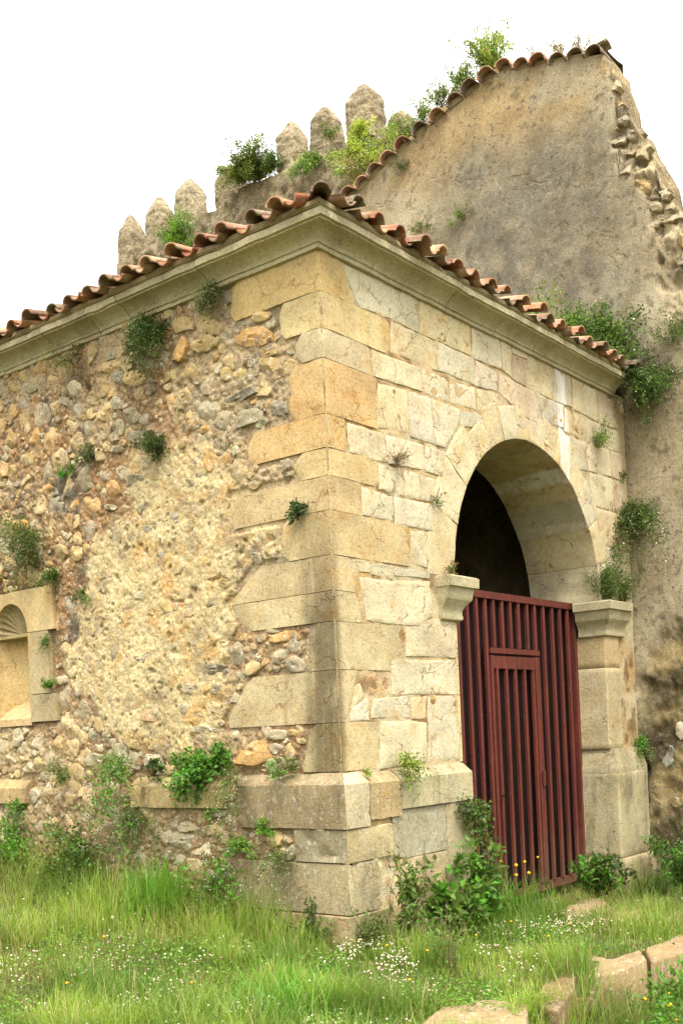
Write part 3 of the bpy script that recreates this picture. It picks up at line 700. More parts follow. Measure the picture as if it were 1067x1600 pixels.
pc = c8(234, 216, 168, .82) * (1 - 0.25 * a2) + c8(226, 204, 150) * 0.25 * a2
o3 = (sst(0.12, 0.45, fbm(q, 5.5, 91, 5)) * 0.6)[:, None]; pc = pc * (1 - o3) + c8(222, 176, 104) * o3
g3 = (sst(0.12, 0.42, fbm(q, 5.5, 95, 6)) * 0.6)[:, None]; pc = pc * (1 - g3) + c8(176, 164, 132) * g3
hol = sst(0.0, -0.02, n + 0.012)[:, None] * 0.2; pc = pc * (1 - hol) + c8(196, 152, 96) * hol
mc = sst(0.25, 0.75, mp + 0.35 * fbm(q, 8, 99, 5))[:, None]
colr = bedc * (1 - mc) + pc * mc
inn = (pdist(uf, vf_, [(3.62, 1.95), (4.60, 1.95), (4.60, 3.12), (3.62, 3.12)]) < 0).reshape(nu, nv)
cm = inn[:-1, :-1] & inn[1:, :-1] & inn[:-1, 1:] & inn[1:, 1:]
obj('mortar_bed', LF.w(uf, vf_, n), grid_faces(nu, nv, True, cm), M['mortar'], SIDE, col=colr)

KEY = """281 545 14 24 0 o;286 507 18 13 0 y;318 502 12 22 0 y;335 510 16 14 10 y;318 537 22 14 20 y;398 527 32 18 14 o;381 508 11 6 20 g;409 496 15 8 25 y;414 547 10 7 25 o;422 555 16 5 30 y;
422 572 17 13 10 y;373 588 12 18 0 y;353 584 9 12 0 y;298 580 14 12 0 y;286 618 14 16 20 y;334 555 8 12 -10 y;372 622 36 8 24 b;380 655 36 14 18 g;434 637 17 14 5 b;320 672 8 8 0 o;327 722 9 16 0 o;
286 694 9 9 0 y;290 1175 21 30 0 y;393 1172 36 26 0 o;436 1148 16 9 0 w;330 1138 32 7 5 w;455 1174 9 14 0 y;157 1167 9 9 0 w;154 1190 20 13 -20 w;188 1182 12 22 0 g;239 1189 16 14 0 w;210 1164 10 9 0 y;
245 1117 22 14 0 p;135 1063 15 13 30 y;97 1063 13 8 0 w;122 980 13 24 0 d;338 943 17 28 0 d;306 1117 20 11 0 w;301 1076 14 10 0 w;339 1076 11 10 0 g;337 1028 27 8 0 r;335 1046 25 10 0 d;443 995 24 9 14 o;
426 985 11 5 0 w;386 1014 8 6 0 p;39 586 9 11 0 y;46 606 14 9 0 g;40 631 8 16 0 g;22 607 9 7 0 y;54 680 9 15 0 o;80 594 12 9 0 y;187 590 12 10 0 b;212 591 17 13 20 y;206 529 14 14 0 g;170 554 15 10 25 g;
177 573 18 11 10 y;119 643 16 13 15 g;188 630 18 12 10 g;205 650 18 13 20 g;140 671 10 14 0 g;101 626 11 8 0 g;217 683 17 11 0 g;213 559 11 11 0 y;24 737 14 12 0 y;51 716 10 11 20 y;47 765 9 12 0 y;
33 820 14 10 10 o;178 764 12 14 0 o;183 702 11 7 0 g;214 751 14 11 0 g;117 790 8 12 0 o;174 793 11 6 0 g;120 865 12 12 0 y;153 903 8 9 0 o;220 930 10 8 0 w;248 1023 9 8 0 b;262 950 9 12 0 y;200 912 25 7 8 o;
268 1220 1 1 0 g;305 1290 20 9 0 w;300 1312 26 14 -5 g;345 1295 18 9 0 y;330 1325 22 12 0 w;415 1318 14 12 0 y;440 1310 12 15 0 y;350 1270 16 6 0 g;455 1145 10 6 0 y"""
SEEDS = []      # (u, v, rmean, colour, key-poly)
for it in KEY.replace('\n', '').split(';'):
    x, y, hw, hh, an, cl = it.split(); x, y, hw, hh, an = map(float, (x, y, hw, hh, an))
    if hw < 3: continue
    pts = []; ca, sa = math.cos(math.radians(an)), -math.sin(math.radians(an)); K = 9
    for k in range(K):
        a = 2 * math.pi * (k + RND.uniform(-.22, .22)) / K; pw = 0.8
        ex = hw * math.copysign(abs(math.cos(a)) ** pw, math.cos(a)) * RND.uniform(0.88, 1.1); ey = hh * math.copysign(abs(math.sin(a)) ** pw, math.sin(a)) * RND.uniform(0.88, 1.1)
        pts.append(on_x((x + ex * ca - ey * sa, y + ex * sa + ey * ca)))
    pa = np.array(pts); c = pa.mean(0); SEEDS.append([c[0], c[1], np.sqrt(abs(area(pa)) / math.pi), CC[cl] * 0.75 + c8(206, 186, 146) * 0.25, pa])
nk = len(SEEDS)
R3 = random.Random(5)
def blocked(u, v, r):
    for pl in BLOCKED:
        if float(pdist(np.array([u]), np.array([v]), pl)[0]) > -r * 0.8: return True
    return False
PLa = PLAST
arr = [(s[0], s[1], s[2]) for s in SEEDS]
for rmin, rmax, tries in ((0.10, 0.15, 1300), (0.06, 0.09, 2800), (0.04, 0.058, 3800), (0.024, 0.036, 3400)):
    for _ in range(tries):
        u, v, r = R3.uniform(0.02, UE), R3.uniform(-0.1, VE), R3.uniform(rmin, rmax)
        if rmax > 0.08 and u < 1.4: r *= 0.8
        A = np.array(arr); d = np.hypot(A[:, 0] - u, A[:, 1] - v)
        if np.any(d < (A[:, 2] + r) * 0.80): continue
        inp = float(pdist(np.array([u]), np.array([v]), PLa)[0])
        if inp > 0.0 and R3.random() < (0.80 if r < 0.06 else 0.93): continue
        if blocked(u, v, r): continue
        k = R3.random()
        if v < 1.3: cl = [GRY, TAN, PNK, WHT][int(k * 4)] * 0.88
        elif v < 1.75: cl = [WHT, GRY, TAN, WHT, TAN][int(k * 5)]
        else: cl = TAN if k < 0.42 else OCH if k < 0.60 else GRY if k < 0.80 else WHT if k < 0.92 else BLU
        cl = cl * 0.52 + c8(202, 184, 146) * 0.48
        arr.append((u, v, r)); SEEDS.append([u, v, r, cl, None])
A = np.array(arr)
def cell(i):
    u, v, r = A[i]
    el = R3.uniform(1.0, 1.9); th = R3.uniform(-0.5, 0.5)
    K = R3.choice((6, 7, 8)); base = []; ph = R3.uniform(0, 6)
    for k in range(K):
        a = 2 * math.pi * (k + R3.uniform(-.25, .25)) / K + ph; rk = r * R3.uniform(1.08, 1.5); x = rk * math.sqrt(el) * math.cos(a); y = rk / math.sqrt(el) * math.sin(a)
        base.append((u + x * math.cos(th) - y * math.sin(th), v + x * math.sin(th) + y * math.cos(th)))
    poly = base
    d = np.hypot(A[:, 0] - u, A[:, 1] - v); nb = np.where((d < r * 3 + 0.22) & (d > 1e-6))[0]
    for j in nb:
        if d[j] > (r * 1.5 + A[j, 2] * 1.3): continue
        nx, ny = (A[j, 0] - u) / d[j], (A[j, 1] - v) / d[j]
        lim = (d[j] ** 2 + r * r - A[j, 2] ** 2) / (2 * d[j]) - 0.004
        new = []
        for k in range(len(poly)):
            p, s = poly[k], poly[(k + 1) % len(poly)]
            dp = (p[0] - u) * nx + (p[1] - v) * ny - lim; ds = (s[0] - u) * nx + (s[1] - v) * ny - lim
            if dp <= 0: new.append(p)
            if dp * ds < 0:
                t = dp / (dp - ds); new.append((p[0] + (s[0] - p[0]) * t, p[1] + (s[1] - p[1]) * t))
        if len(new) >= 3: poly = new
    return poly
order = list(range(nk)) + sorted(range(nk, len(SEEDS)), key=lambda i: -SEEDS[i][2])
SV, SF, SCOL, off = [], [], [], 0
cnt = 0
for rank, i in enumerate(order):
    u, v, r, cl, kp = SEEDS[i]
    poly = kp if kp is not None else cell(i)
    if len(poly) < 3: continue
    low = 0.072 if v < 1.2 else 0.0
    inp = float(pdist(np.array([u]), np.array([v]), PLa)[0]) > 0.03
    nn = low + R3.uniform(0.001, 0.016) + (0.000 if inp else 0) + (0.009 if kp is not None else 0) - (0.006 if r < 0.05 else 0)
    kw = dict(n0=nn, depth=0.075, bevel=min(0.009, r * 0.16), bulge=r * R3.uniform(-0.03, 0.06), rough=0.020, shrink=0.003, wob=0.014 if r > 0.05 else 0.008,
              tilt=(R3.uniform(-.06, .06), R3.uniform(-.06, .06)), facet=0.20)
    if rank < 300 and r > 0.03:
        stone('rubble_stone', LF, poly, M['rubble'], SIDE, cl, step=0.032, **kw); cnt += 1
    else:
        SEED[0] += 1
        V, Fc = stone_geo(LF, poly, seed=SEED[0], step=0.035, **kw)
        SV.append(V); SF += [tuple(x + off for x in f) for f in Fc]; off += len(V)
        SCOL.append(np.repeat(np.array([jit(cl, R3, 0.12)]), len(V), 0))
if SV:
    tag(obj('rubble_fill', np.concatenate(SV), SF, M['rubble_attr'], SIDE, col=np.concatenate(SCOL)), kind='stuff')

# ---- the shell niche at the left edge
NI = empty('shell_niche', (0, 4.3, 1.9), PORT)
NC, NRr, NS = 4.09, 0.275, 2.745     # centre along the wall, half width, springing of the shell
def niche():
    # frame stones with the arched opening cut out of them
    ar = 1.12
    a = np.linspace(0, math.pi, 25)
    arcp = [(NC - NRr * math.cos(t), NS + NRr * ar * math.sin(t)) for t in a]
    cl = c8(222, 196, 144)
    def frame_piece(pts, n0, n1, name='niche_stone', color=cl):
        N = len(pts); u = np.array([p[0] for p in pts]); v = np.array([p[1] for p in pts])
        Vt = np.concatenate([LF.w(u, v, np.full(N, n1)), LF.w(u, v, np.full(N, n0))])
        Fc = [tuple(range(N))] + [(i, N + i, N + (i + 1) % N, (i + 1) % N) for i in range(N)]
        return obj(name, Vt, Fc, M['quoin'], NI, jit(color, RND, .04), smooth=False)
    frame_piece([(3.40, NS)] + arcp[:13] + [(NC, 3.165), (3.40, 3.165)], -0.20, 0.022)
    frame_piece([(NC + 0.005, 3.16), (NC + 0.005, arcp[12][1])] + arcp[13:] + [(4.75, NS), (4.75, 3.16)], -0.20, 0.018)
    frame_piece([(3.50, 2.14), (NC - NRr, 2.14), (NC - NRr, NS - .006), (3.50, NS - .006)], -0.20, 0.020, color=c8(206, 188, 146))
    frame_piece([(3.40, 1.87), (NC - NRr, 1.87), (NC - NRr, 2.132), (3.40, 2.132)], -0.20, 0.024, color=c8(198, 180, 140))
    frame_piece([(NC + NRr, 1.9), (4.72, 1.9), (4.72, NS - .006), (NC + NRr, NS - .006)], -0.20, 0.02)
    sweep('niche_sill', LF, NC - NRr + 0.003, NC + NRr - 0.003, [(-0.22, 1.84), (0.018, 1.84), (0.018, 1.91), (-0.20, 2.10)], M['quoin'], NI, c8(214, 186, 138))
    t = np.linspace(0, math.pi, 30); zz = np.linspace(1.9, NS, 14)
    T, Z = np.meshgrid(t, zz, indexing='ij'); u = NC - NRr * np.cos(T); n_ = -0.17 * np.sin(T) - 0.005
    obj('niche_back', LF.w(u, Z, n_).reshape(-1, 3), grid_faces(30, 14, True), M['quoin'], NI, c8(224, 196, 138))
    fl_ = 13; T, S = np.meshgrid(np.linspace(0, math.pi, fl_ * 10 + 1), np.linspace(0.06, 1, 12), indexing='ij')
    rib = (np.abs(np.sin(T * fl_)) - 0.6) * 0.055 * S
    u = NC - NRr * np.cos(T) * S; v = NS + NRr * ar * np.sin(T) * S; n_ = -0.10 * np.sqrt(np.clip(1 - S ** 2, 0, 1)) - 0.035 + rib
    obj('shell', LF.w(u, v, n_).reshape(-1, 3), grid_faces(fl_ * 10 + 1, 12, False), M['cornice'], NI, c8(204, 188, 142), sharp=50)
    sweep('niche_ledge', LF, NC - NRr + 0.004, NC + NRr - 0.004, [(-0.22, NS - 0.03), (-0.012, NS - 0.03), (-0.008, NS), (-0.22, NS + 0.006)], M['quoin'], NI, c8(206, 184, 132))
niche()

# ---- cornice: moulded blocks
CO = empty('cornice', (0, 0, 5.3), PORT)
cp = [(-0.02, 5.300), (0.028, 5.302), (0.030, 5.332), (0.045, 5.338), (0.048, 5.352), (0.062, 5.372), (0.085, 5.392), (0.115, 5.412), (0.150, 5.424), (0.180, 5.428), (0.184, 5.440), (0.205, 5.444), (0.208, 5.492), (0.19, 5.505), (-0.02, 5.506)]
cuts = [0.0, 1.12, 2.10, 2.52, 3.16, 3.98, 5.4]
CCL = c8(214, 204, 166)
for i in range(len(cuts) - 1):
    dz = RND.uniform(-0.005, 0.005) if i else 0
    sweep('cornice_block', LF, cuts[i] + (0.004 if i else 0), cuts[i + 1] - 0.004, [(a + (RND.uniform(-.002, .002)), b + dz) for a, b in cp], M['cornice'], CO, CCL, mitre0=(i == 0), amp=0.004, chip=0.012)
cuts = [0.0, 1.72, 2.55, 3.30, 5.22]
for i in range(len(cuts) - 1):
    dz = RND.uniform(-0.005, 0.005) if i else 0
    sweep('cornice_block', RF, cuts[i] + (0.004 if i else 0), cuts[i + 1] - 0.004, [(a, b + dz) for a, b in cp], M['cornice'], CO, CCL, mitre0=(i == 0), amp=0.004, chip=0.012)

# ---- tiled hip roof
ROOF = empty('roof', (2.5, 2.5, 5.5), PORT)
SL = math.tan(math.radians(13.5)); EV = 0.20      # eave line just above the cornice edge
def tile_mesh(r0, r1, ln, arc=180, th=0.015, up=True, name='roof_tile'):
    n, m = 11, 5; a = np.linspace(math.radians(90 - arc / 2), math.radians(90 + arc / 2), n); V = []
    for k in range(m):
        t = k / (m - 1); r = r0 + (r1 - r0) * t
        for dr in (0, th):
            for x in a: V.append(((r - dr) * math.cos(x), ln * t, (r - dr) * math.sin(x) * (1 if up else -1)))
    Fc = []; W_ = 2 * n
    for k in range(m - 1):
        for i in range(n - 1):
            Fc.append((k * W_ + i, k * W_ + i + 1, (k + 1) * W_ + i + 1, (k + 1) * W_ + i)); Fc.append((k * W_ + n + i, (k + 1) * W_ + n + i, (k + 1) * W_ + n + i + 1, k * W_ + n + i + 1))
        for e in (0, n - 1): Fc.append((k * W_ + e, (k + 1) * W_ + e, (k + 1) * W_ + n + e, k * W_ + n + e))
    for k in (0, m - 1):
        for i in range(n - 1): Fc.append((k * W_ + i, k * W_ + n + i, k * W_ + n + i + 1, k * W_ + i + 1))
    me = bpy.data.meshes.new(name); me.from_pydata(V, [], Fc); me.update(); me.materials.append(M['tile'])
    me.polygons.foreach_set('use_smooth', np.ones(len(me.polygons), bool)); return me
T_COV = [tile_mesh(0.084, 0.070, 0.46, 160, 0.014), tile_mesh(0.079, 0.067, 0.44, 170, 0.015), tile_mesh(0.088, 0.073, 0.47, 150, 0.014)]
T_PAN = [tile_mesh(0.072, 0.086, 0.46, 150, 0.014, up=False), tile_mesh(0.070, 0.084, 0.45, 160, 0.015, up=False)]
TC = [c8(192, 138, 104), c8(178, 118, 86), c8(204, 156, 122), c8(152, 118, 92), c8(188, 148, 120), c8(134, 110, 88)]
def put_tile(me, loc, rz, rx, parent, roll=0.0):
    o = bpy.data.objects.new('roof_tile', me); COL.objects.link(o); o.parent = parent
    o.matrix_local = Matrix.Translation(Vector(loc) - Vector(WORLD[parent.name])) @ Matrix.Rotation(rz, 4, 'Z') @ Matrix.Rotation(rx, 4, 'X') @ Matrix.Rotation(roll, 4, 'Y')
    o.color = (*jit(TC[RND.randrange(6)], RND, 0.15), 1); return o
def eave(side, length, pitch, rows):
    k = 0; s = 0.0
    while s < length:
        for row in range(rows):
            dep = -0.30 + row * 0.36
            if s < dep + 0.02: continue                # hip
            z = 5.548 + (dep + 0.3) * SL
            for cov in (0, 1):
                ss = s + (pitch / 2 if cov else 0) + RND.uniform(-.022, .022)
                me = RND.choice(T_COV if cov else T_PAN)
                zz = z + (0.004 if cov else 0.046) + RND.uniform(-.014, .010); dd = dep + RND.uniform(-.055, .04) + (0.02 if not cov else 0)
                rx = math.atan(SL) + RND.uniform(-.05, .05); yaw = RND.uniform(-.09, .09); rol = RND.uniform(-.18, .18)
                if side == 'R': put_tile(me, (ss, dd, zz), yaw, rx, ROOF, rol)
                else: put_tile(me, (dd, ss, zz), -math.pi / 2 + yaw, rx, ROOF, rol)
        s += pitch * RND.uniform(0.96, 1.04); k += 1
eave('R', 5.08, 0.278, 2)
eave('L', 5.2, 0.278, 2)
for k in range(2):      # hip tiles at the corner
    d = -0.27 + k * 0.26
    put_tile(T_COV[1], (d, d, 5.535 + (d + 0.3) * SL), -math.pi / 4, math.atan(SL / 1.3), ROOF)
# bedding mortar below the tiles and the roof surface behind them
mprof = [(0.06, 5.507), (0.185, 5.508), (0.205, 5.525), (0.200, 5.558), (0.15, 5.575), (0.06, 5.58)]
for fr, ln in ((LF, 5.3), (RF, 5.28)):
    SEED[0] += 1
    o = sweep('bedding_mortar', fr, 0.0, ln, mprof, M['cornice'], ROOF, c8(188, 172, 132), mitre0=True, amp=0.012, chip=0.03)
ax = 5.53; zt = lambda d: 5.53 + (d + 0.1) * SL
Vr = [(-0.1, -0.1, zt(-0.1)), (ax, -0.1, zt(-0.1)), (ax, ax, zt(ax)), (-0.1, 6.8, zt(-0.1)), (ax, 6.8, zt(ax))]
obj('roof_deck', Vr, [(0, 1, 2), (0, 2, 4, 3)], M['inner'], ROOF, smooth=False)

# ================================================================== gate
GY = 0.36
GATE = tag(empty('red_slatted_gate', (3.2, GY, -0.15)), 'dark red slatted metal gate with a small door, filling the arched doorway', 'gate', kind='thing')
def gx(px): return on_y(px, GY)
def bar(name, x0, x1, z0, z1, y0, y1, parent, bev=0.004):
    b = bev; prof = [(x0 + b, y0), (x1 - b, y0), (x1, y0 + b), (x1, y1 - b), (x1 - b, y1), (x0 + b, y1), (x0, y1 - b), (x0, y0 + b)]
    V = [(x, y, z0) for x, y in prof] + [(x, y, z1) for x, y in prof]
    Fc = [tuple(range(7, -1, -1)), tuple(range(8, 16))] + [(i, (i + 1) % 8, 8 + (i + 1) % 8, 8 + i) for i in range(8)]
    return obj(name, V, Fc, M['paint'], parent, smooth=False)
GT, GB = 2.955, -0.12
gl, gr = JL + 0.03, JR + 0.02
FRM = empty('gate_frame', (3.2, GY, 0), GATE)
bar('top_rail', gl, gr, GT - 0.07, GT, GY - 0.03, GY + 0.05, FRM)
bar('bottom_rail', gl, gr, GB, GB + 0.08, GY - 0.002, GY + 0.05, FRM)
bar('stile', gl, gl + 0.07, GB + 0.09, GT - 0.075, GY - 0.03, GY + 0.05, FRM)
bar('stile', gr - 0.05, gr, GB + 0.09, GT - 0.075, GY - 0.03, GY + 0.05, FRM)
row = 870 + 300 * 0.3627
slx = [gx((680 + a * 0.3627, row))[0] for a in (135, 175, 213, 248, 285, 320, 355, 392, 425, 462, 500, 533, 566)]
wl, wr = gx((766, 1030))[0], gx((838, 1030))[0]
d0 = slx[1] - slx[0]
more = [slx[0] - d0 * k for k in range(1, 8) if slx[0] - d0 * k > gl + 0.12]
for x in more + slx:
    bw = 0.042
    inw = wl - 0.02 < x < wr + 0.02
    z0 = 2.41 if inw else GB + 0.085
    bar('slat', x - bw / 2, x + bw / 2, z0, GT - 0.074, GY - 0.020, GY + 0.016, GATE)
bp = bar('gap_shade_panel', gl + 0.01, gr - 0.01, GB + 0.01, GT - 0.02, GY + 0.075, GY + 0.08, GATE, 0.001); bp.active_material = M['gap_shade']  # added dark sheet, stands in for shade between the slats
WD = empty('small_door', ((wl + wr) / 2, GY, GB), GATE)
bar('door_rail', wl - 0.02, wr + 0.035, 2.35, 2.405, GY - 0.022, GY + 0.03, WD)
bar('door_rail', wl + 0.034, wr - 0.065, 2.20, 2.325, GY - 0.018, GY + 0.03, WD)
bar('door_stile', wl - 0.02, wl + 0.022, GB + 0.085, 2.33, GY - 0.021, GY + 0.02, WD)
bar('door_stile', wr - 0.06, wr + 0.03, GB + 0.085, 2.33, GY - 0.022, GY + 0.02, WD)
for k in range(5):
    x = wl + 0.10 + (wr - 0.12 - wl - 0.09) * k / 4
    bar('door_slat', x - 0.019, x + 0.019, GB + 0.085, 2.198, GY - 0.02, GY + 0.016, WD)
bar('door_lock', wr - 0.05, wr - 0.0, 0.98, 1.14, GY - 0.05, GY - 0.033, WD)
for x, z, s in ((wl + 0.05, 0.93, 1), (2.35, 1.35, -1)):     # pale scratches of bare metal on the bars
    bar('paint_chip', x, x + 0.07, z, z + 0.012, GY - 0.0325, GY - 0.029, GATE, 0.001).active_material = M['petal']

# ================================================================== church gable wall
CH = tag(empty('church_gable_wall', (WX, 2, 0)), 'tall grey-brown plastered gable wall with tiled verge and broken right edge', 'wall', kind='thing')
apx = G((778, 112))[0]; lft = G((540, 316))[0]; rgt = G((943, 84))[0]
brk = G((943, 90), (958, 122), (962, 160), (984, 182), (1003, 222), (1022, 250), (1030, 290), (1056, 330), (1060, 350))
ks = [(9.5, lft[1] - (9.5 - lft[0]) * 0.30), lft, G((620, 240))[0], G((700, 170))[0], apx, rgt] + brk[1:] + [(-1.0, 6.95), (-1.6, 6.75), (-2.8, 6.6)]
ks = sorted(ks); kx = np.array([k[0] for k in ks]); kz = np.array([k[1] for k in ks])
ycol = np.unique(np.concatenate([np.linspace(-2.8, -0.95, 50), np.linspace(-0.95, 0.12, 90), np.linspace(0.12, 4.5, 130), np.linspace(4.5, 9.5, 40)]))
nr = 260; tt = np.linspace(0, 1, nr)
ztop = np.interp(ycol, kx, kz)
ztop = ztop + np.where(ycol < 0.02, 0.09 * fbm(np.c_[ycol * 0, ycol, ycol * 0], 6, 3, 3), 0)
Yg = np.repeat(ycol[:, None], nr, 1); Zg = -0.8 + (ztop[:, None] + 0.8) * tt[None, :]
yf, zf = Yg.ravel(), Zg.ravel(); q = np.stack([yf, zf, yf * 0], 1)
CORE = G((946, 90), (955, 180), (962, 260), (1000, 300), (1012, 350), (1025, 420), (1045, 520)) + [(-1.2, 5.0), (-3, 5.0), (-3, 9.5), (0.0, 9.5)]
cd = pdist(yf, zf, CORE) + 0.10 * fbm(q, 3, 9, 4)
core = sst(-0.02, 0.04, cd)
PATCH = G((1003, 1060), (1067, 990), (1100, 990), (1100, 1360), (1010, 1340), (1000, 1200))
pd2 = sst(-0.15, 0.12, pdist(yf, zf, PATCH) + 0.3 * fbm(q, 3.2, 19, 4))
n = 0.02 * fbm(q, 0.9, 4, 4) + 0.004 * fbm(q, 14, 5, 3) - core * (0.06 - 0.13 * fbm(q, 6, 15, 5)) - pd2 * (0.02 - 0.06 * fbm(q, 6, 25, 4))
b0 = sst(-0.35, 0.35, fbm(q, 0.8, 101, 5))[:, None]
pcol = c8(184, 170, 138) * (1 - b0) + c8(206, 194, 164) * b0
b5 = sst(-0.1, 0.4, fbm(q, 3.0, 103, 6))[:, None] * 0.4; pcol = pcol * (1 - b5) + c8(150, 134, 104) * b5
# dark weathering of the upper right plaster, streaking downwards
DARK = G((720, 280), (860, 200), (950, 190), (985, 330), (1035, 520), (1060, 700), (985, 640), (930, 560), (800, 470), (700, 430))
dm = sst(-0.55, 0.35, pdist(yf, zf, DARK) + 0.75 * fbm(q * [1, 0.4, 1], 1.3, 111, 5))[:, None]
d7 = sst(-0.35, 0.3, fbm(q, 5.0, 107, 5))[:, None]; dm = dm * (0.55 + 0.45 * d7)
pcol = pcol * (1 - 0.85 * dm) + c8(128, 122, 108) * 0.85 * dm
vs_ = (sst(0.10, 0.45, fbm(q * [1, 0.10, 1], 2.2, 121, 5)) * sst(6.2, 4.0, zf))[:, None]
pcol = pcol * (1 - 0.55 * vs_) + c8(140, 130, 108) * 0.55 * vs_
yl_ = (sst(8.3, 9.3, zf - 0.0 * yf) * sst(-0.2, 0.3, fbm(q, 1.6, 131, 4)) * 0.5)[:, None]
pcol = pcol * (1 - yl_) + c8(196, 160, 92) * yl_
spk = sst(0.42, 0.55, fbm(q, 9, 141, 3))[:, None] * 0.55; pcol = pcol * (1 - spk) + c8(92, 84, 68) * spk
ccol = (c8(202, 186, 150) * (1 - b0) + c8(182, 170, 142) * b0)
d4 = sst(0.0, 0.4, fbm(q, 6, 151, 5))[:, None] * 0.75; ccol = ccol * (1 - d4) + c8(120, 110, 90) * d4
mold = sst(-0.1, 0.35, fbm(q, 3.5, 161, 5))[:, None]; mcol = c8(92, 82, 58) * (1 - mold) + c8(176, 158, 116) * mold
gm = sst(0.15, 0.4, fbm(q, 2.6, 171, 4))[:, None] * 0.5; mcol = mcol * (1 - gm) + c8(112, 112, 54) * gm
ystain = (sst(0.20, 0.05, np.abs(yf - G((1015, 1250))[0][0])) * sst(1.15, 0.7, zf) * sst(-0.15, 0.2, fbm(q * [1, .2, 1], 5, 181, 4)))[:, None]
colr = pcol * (1 - core[:, None]) + ccol * core[:, None]; colr = colr * (1 - pd2[:, None]) + mcol * pd2[:, None]
colr = colr * (1 - 0.75 * ystain) + c8(188, 160, 52) * 0.75 * ystain
obj('plaster_face', GF.w(yf, zf, n), grid_faces(len(ycol), nr, True), M['plaster'], CH, col=colr)
# body behind the face, with a rough broken top
TB = 0.75
m = len(ycol); dz = 0.06 * fbm(np.c_[ycol * 0, ycol, ycol * 0 + 3], 5, 33, 3)
top = [np.c_[np.full(m, WX + 0.0) - 0 * ycol, ycol, ztop]]
nf = n.reshape(len(ycol), nr)[:, -1]; top[0][:, 0] = WX - nf
for k in range(1, 8):
    d = TB * k / 7; jg = np.where(ycol < 0.05, 0.16, 0.02) * fbm(np.c_[np.full(m, d * 1.0), ycol, ycol * 0], 5, 35, 4)
    top.append(np.c_[np.full(m, WX + d), ycol, ztop + jg - np.where(ycol < 0.05, 0.12 * d, 0)])
Bt = top[-1].copy(); Bt[:, 2] = -0.8; top.append(Bt)
Tp = np.stack(top, 1).reshape(-1, 3)
tb = sst(-0.3, 0.3, fbm(Tp, 3, 37, 4))[:, None]
obj('wall_body', Tp, grid_faces(m, len(top), False), M['battlement'], CH, col=c8(158, 144, 114) * (1 - tb) + c8(198, 182, 146) * tb)
# stones of the broken edge
R4 = random.Random(9)
edge_px = [(950, 110), (958, 135), (966, 160), (975, 185), (968, 215), (990, 205), (985, 235), (1006, 232), (1000, 262), (1018, 262), (1012, 285), (978, 262), (972, 285), (1030, 300), (1020, 318), (1042, 318), (1036, 340), (1052, 335), (1040, 300), (1005, 290), (990, 285), (1046, 348), (955, 165), (962, 195), (1024, 345), (1058, 372), (1040, 385), (1064, 400)]
for px in edge_px:
    u, v = on_x(px, WX); a = R4.uniform(0.07, 0.15); b = a * R4.uniform(0.4, 0.75); u += 0.03
    th = R4.uniform(-0.2, 0.9); ph = R4.uniform(0, 6); K = R4.choice((5, 6, 7))
    pl = []
    for k in range(K):
        t = 2 * math.pi * (k + R4.uniform(-.3, .3)) / K + ph; g = R4.uniform(.8, 1.25)
        pl.append((u + g * (a * math.cos(t) * math.cos(th) - b * math.sin(t) * math.sin(th)), v + g * (a * math.cos(t) * math.sin(th) + b * math.sin(t) * math.cos(th))))
    stone('rubble_stone', GF, pl, M['rubble'], CH, R4.choice([c8(208, 190, 150), c8(196, 180, 144), c8(190, 176, 146), c8(206, 180, 132)]), n0=R4.uniform(-0.07, -0.01), depth=0.13, bevel=0.02, bulge=0.0, rough=0.045, step=0.03, wob=0.04, tilt=(R4.uniform(-.35, .35), R4.uniform(-.45, .25)))
# stones that show through the lower plaster
for px, a, b, cl in (((1040, 1180), .10, .16, BLU), ((1064, 1140), .09, .10, WHT), ((1060, 1320), .10, .08, GRY), ((1054, 1255), .09, .07, c8(176, 158, 122))):
    u, v = on_x(px, WX)
    pl = [(u + a * math.cos(t) * R4.uniform(.8, 1.15), v + b * math.sin(t) * R4.uniform(.8, 1.2)) for t in np.linspace(0, 5.7, 9)]
    stone('rubble_stone', GF, pl, M['rubble'], CH, cl, n0=-0.012, depth=0.15, bevel=0.012, bulge=0.0, rough=0.02, step=0.03, wob=0.03, facet=0.12)
# verge tiles along both slopes
VER = empty('verge', (WX, 2.0, 9.2), CH)
T_V = [tile_mesh(0.125, 0.11, 0.6, 150), tile_mesh(0.118, 0.10, 0.6, 165)]
def verge(a, b, pitch):
    a, b = np.array(a), np.array(b); ln = np.linalg.norm(b - a); k = max(2, int(ln / pitch))
    sl = math.atan((b[1] - a[1]) / (b[0] - a[0]))
    for i in range(k):
        p = a + (b - a) * (i + 0.5) / k
        o = put_tile(RND.choice(T_V), (WX - 0.10 + RND.uniform(-.03, .03), p[0], p[1] - 0.03 + RND.uniform(-.015, .015)), -math.pi / 2, RND.uniform(0.0, 0.06), VER, roll=sl + RND.uniform(-.12, .12))
LPT = [lft, G((620, 240))[0], G((700, 170))[0], apx, rgt]
LP = sorted(LPT)
P5 = [(8.5, np.interp(8.5, kx, kz))] + LPT
for i in range(len(P5) - 1): verge(P5[i], P5[i + 1], 0.225)
for i in range(len(P5) - 1):
    a, b = np.array(P5[i]), np.array(P5[i + 1])
    if i == len(P5) - 2: b = a + (b - a) * 0.86
    SEED[0] += 1
    y = np.linspace(a[0], b[0], 24); z = np.linspace(a[1], b[1], 24)
    rows = []
    for d_, h_ in ((0.0, -0.02), (-0.01, 0.05), (0.06, 0.09), (0.4, 0.11), (0.8, 0.08), (0.82, -0.05)):
        qq = np.c_[np.full(24, WX + d_), y, z + h_]; qq[:, 2] += 0.03 * fbm(qq, 5, SEED[0], 3); rows.append(qq)
    A_ = np.array(rows); obj('verge_mortar', A_.reshape(-1, 3), grid_faces(6, 24), M['cornice'], VER, c8(172, 156, 112))
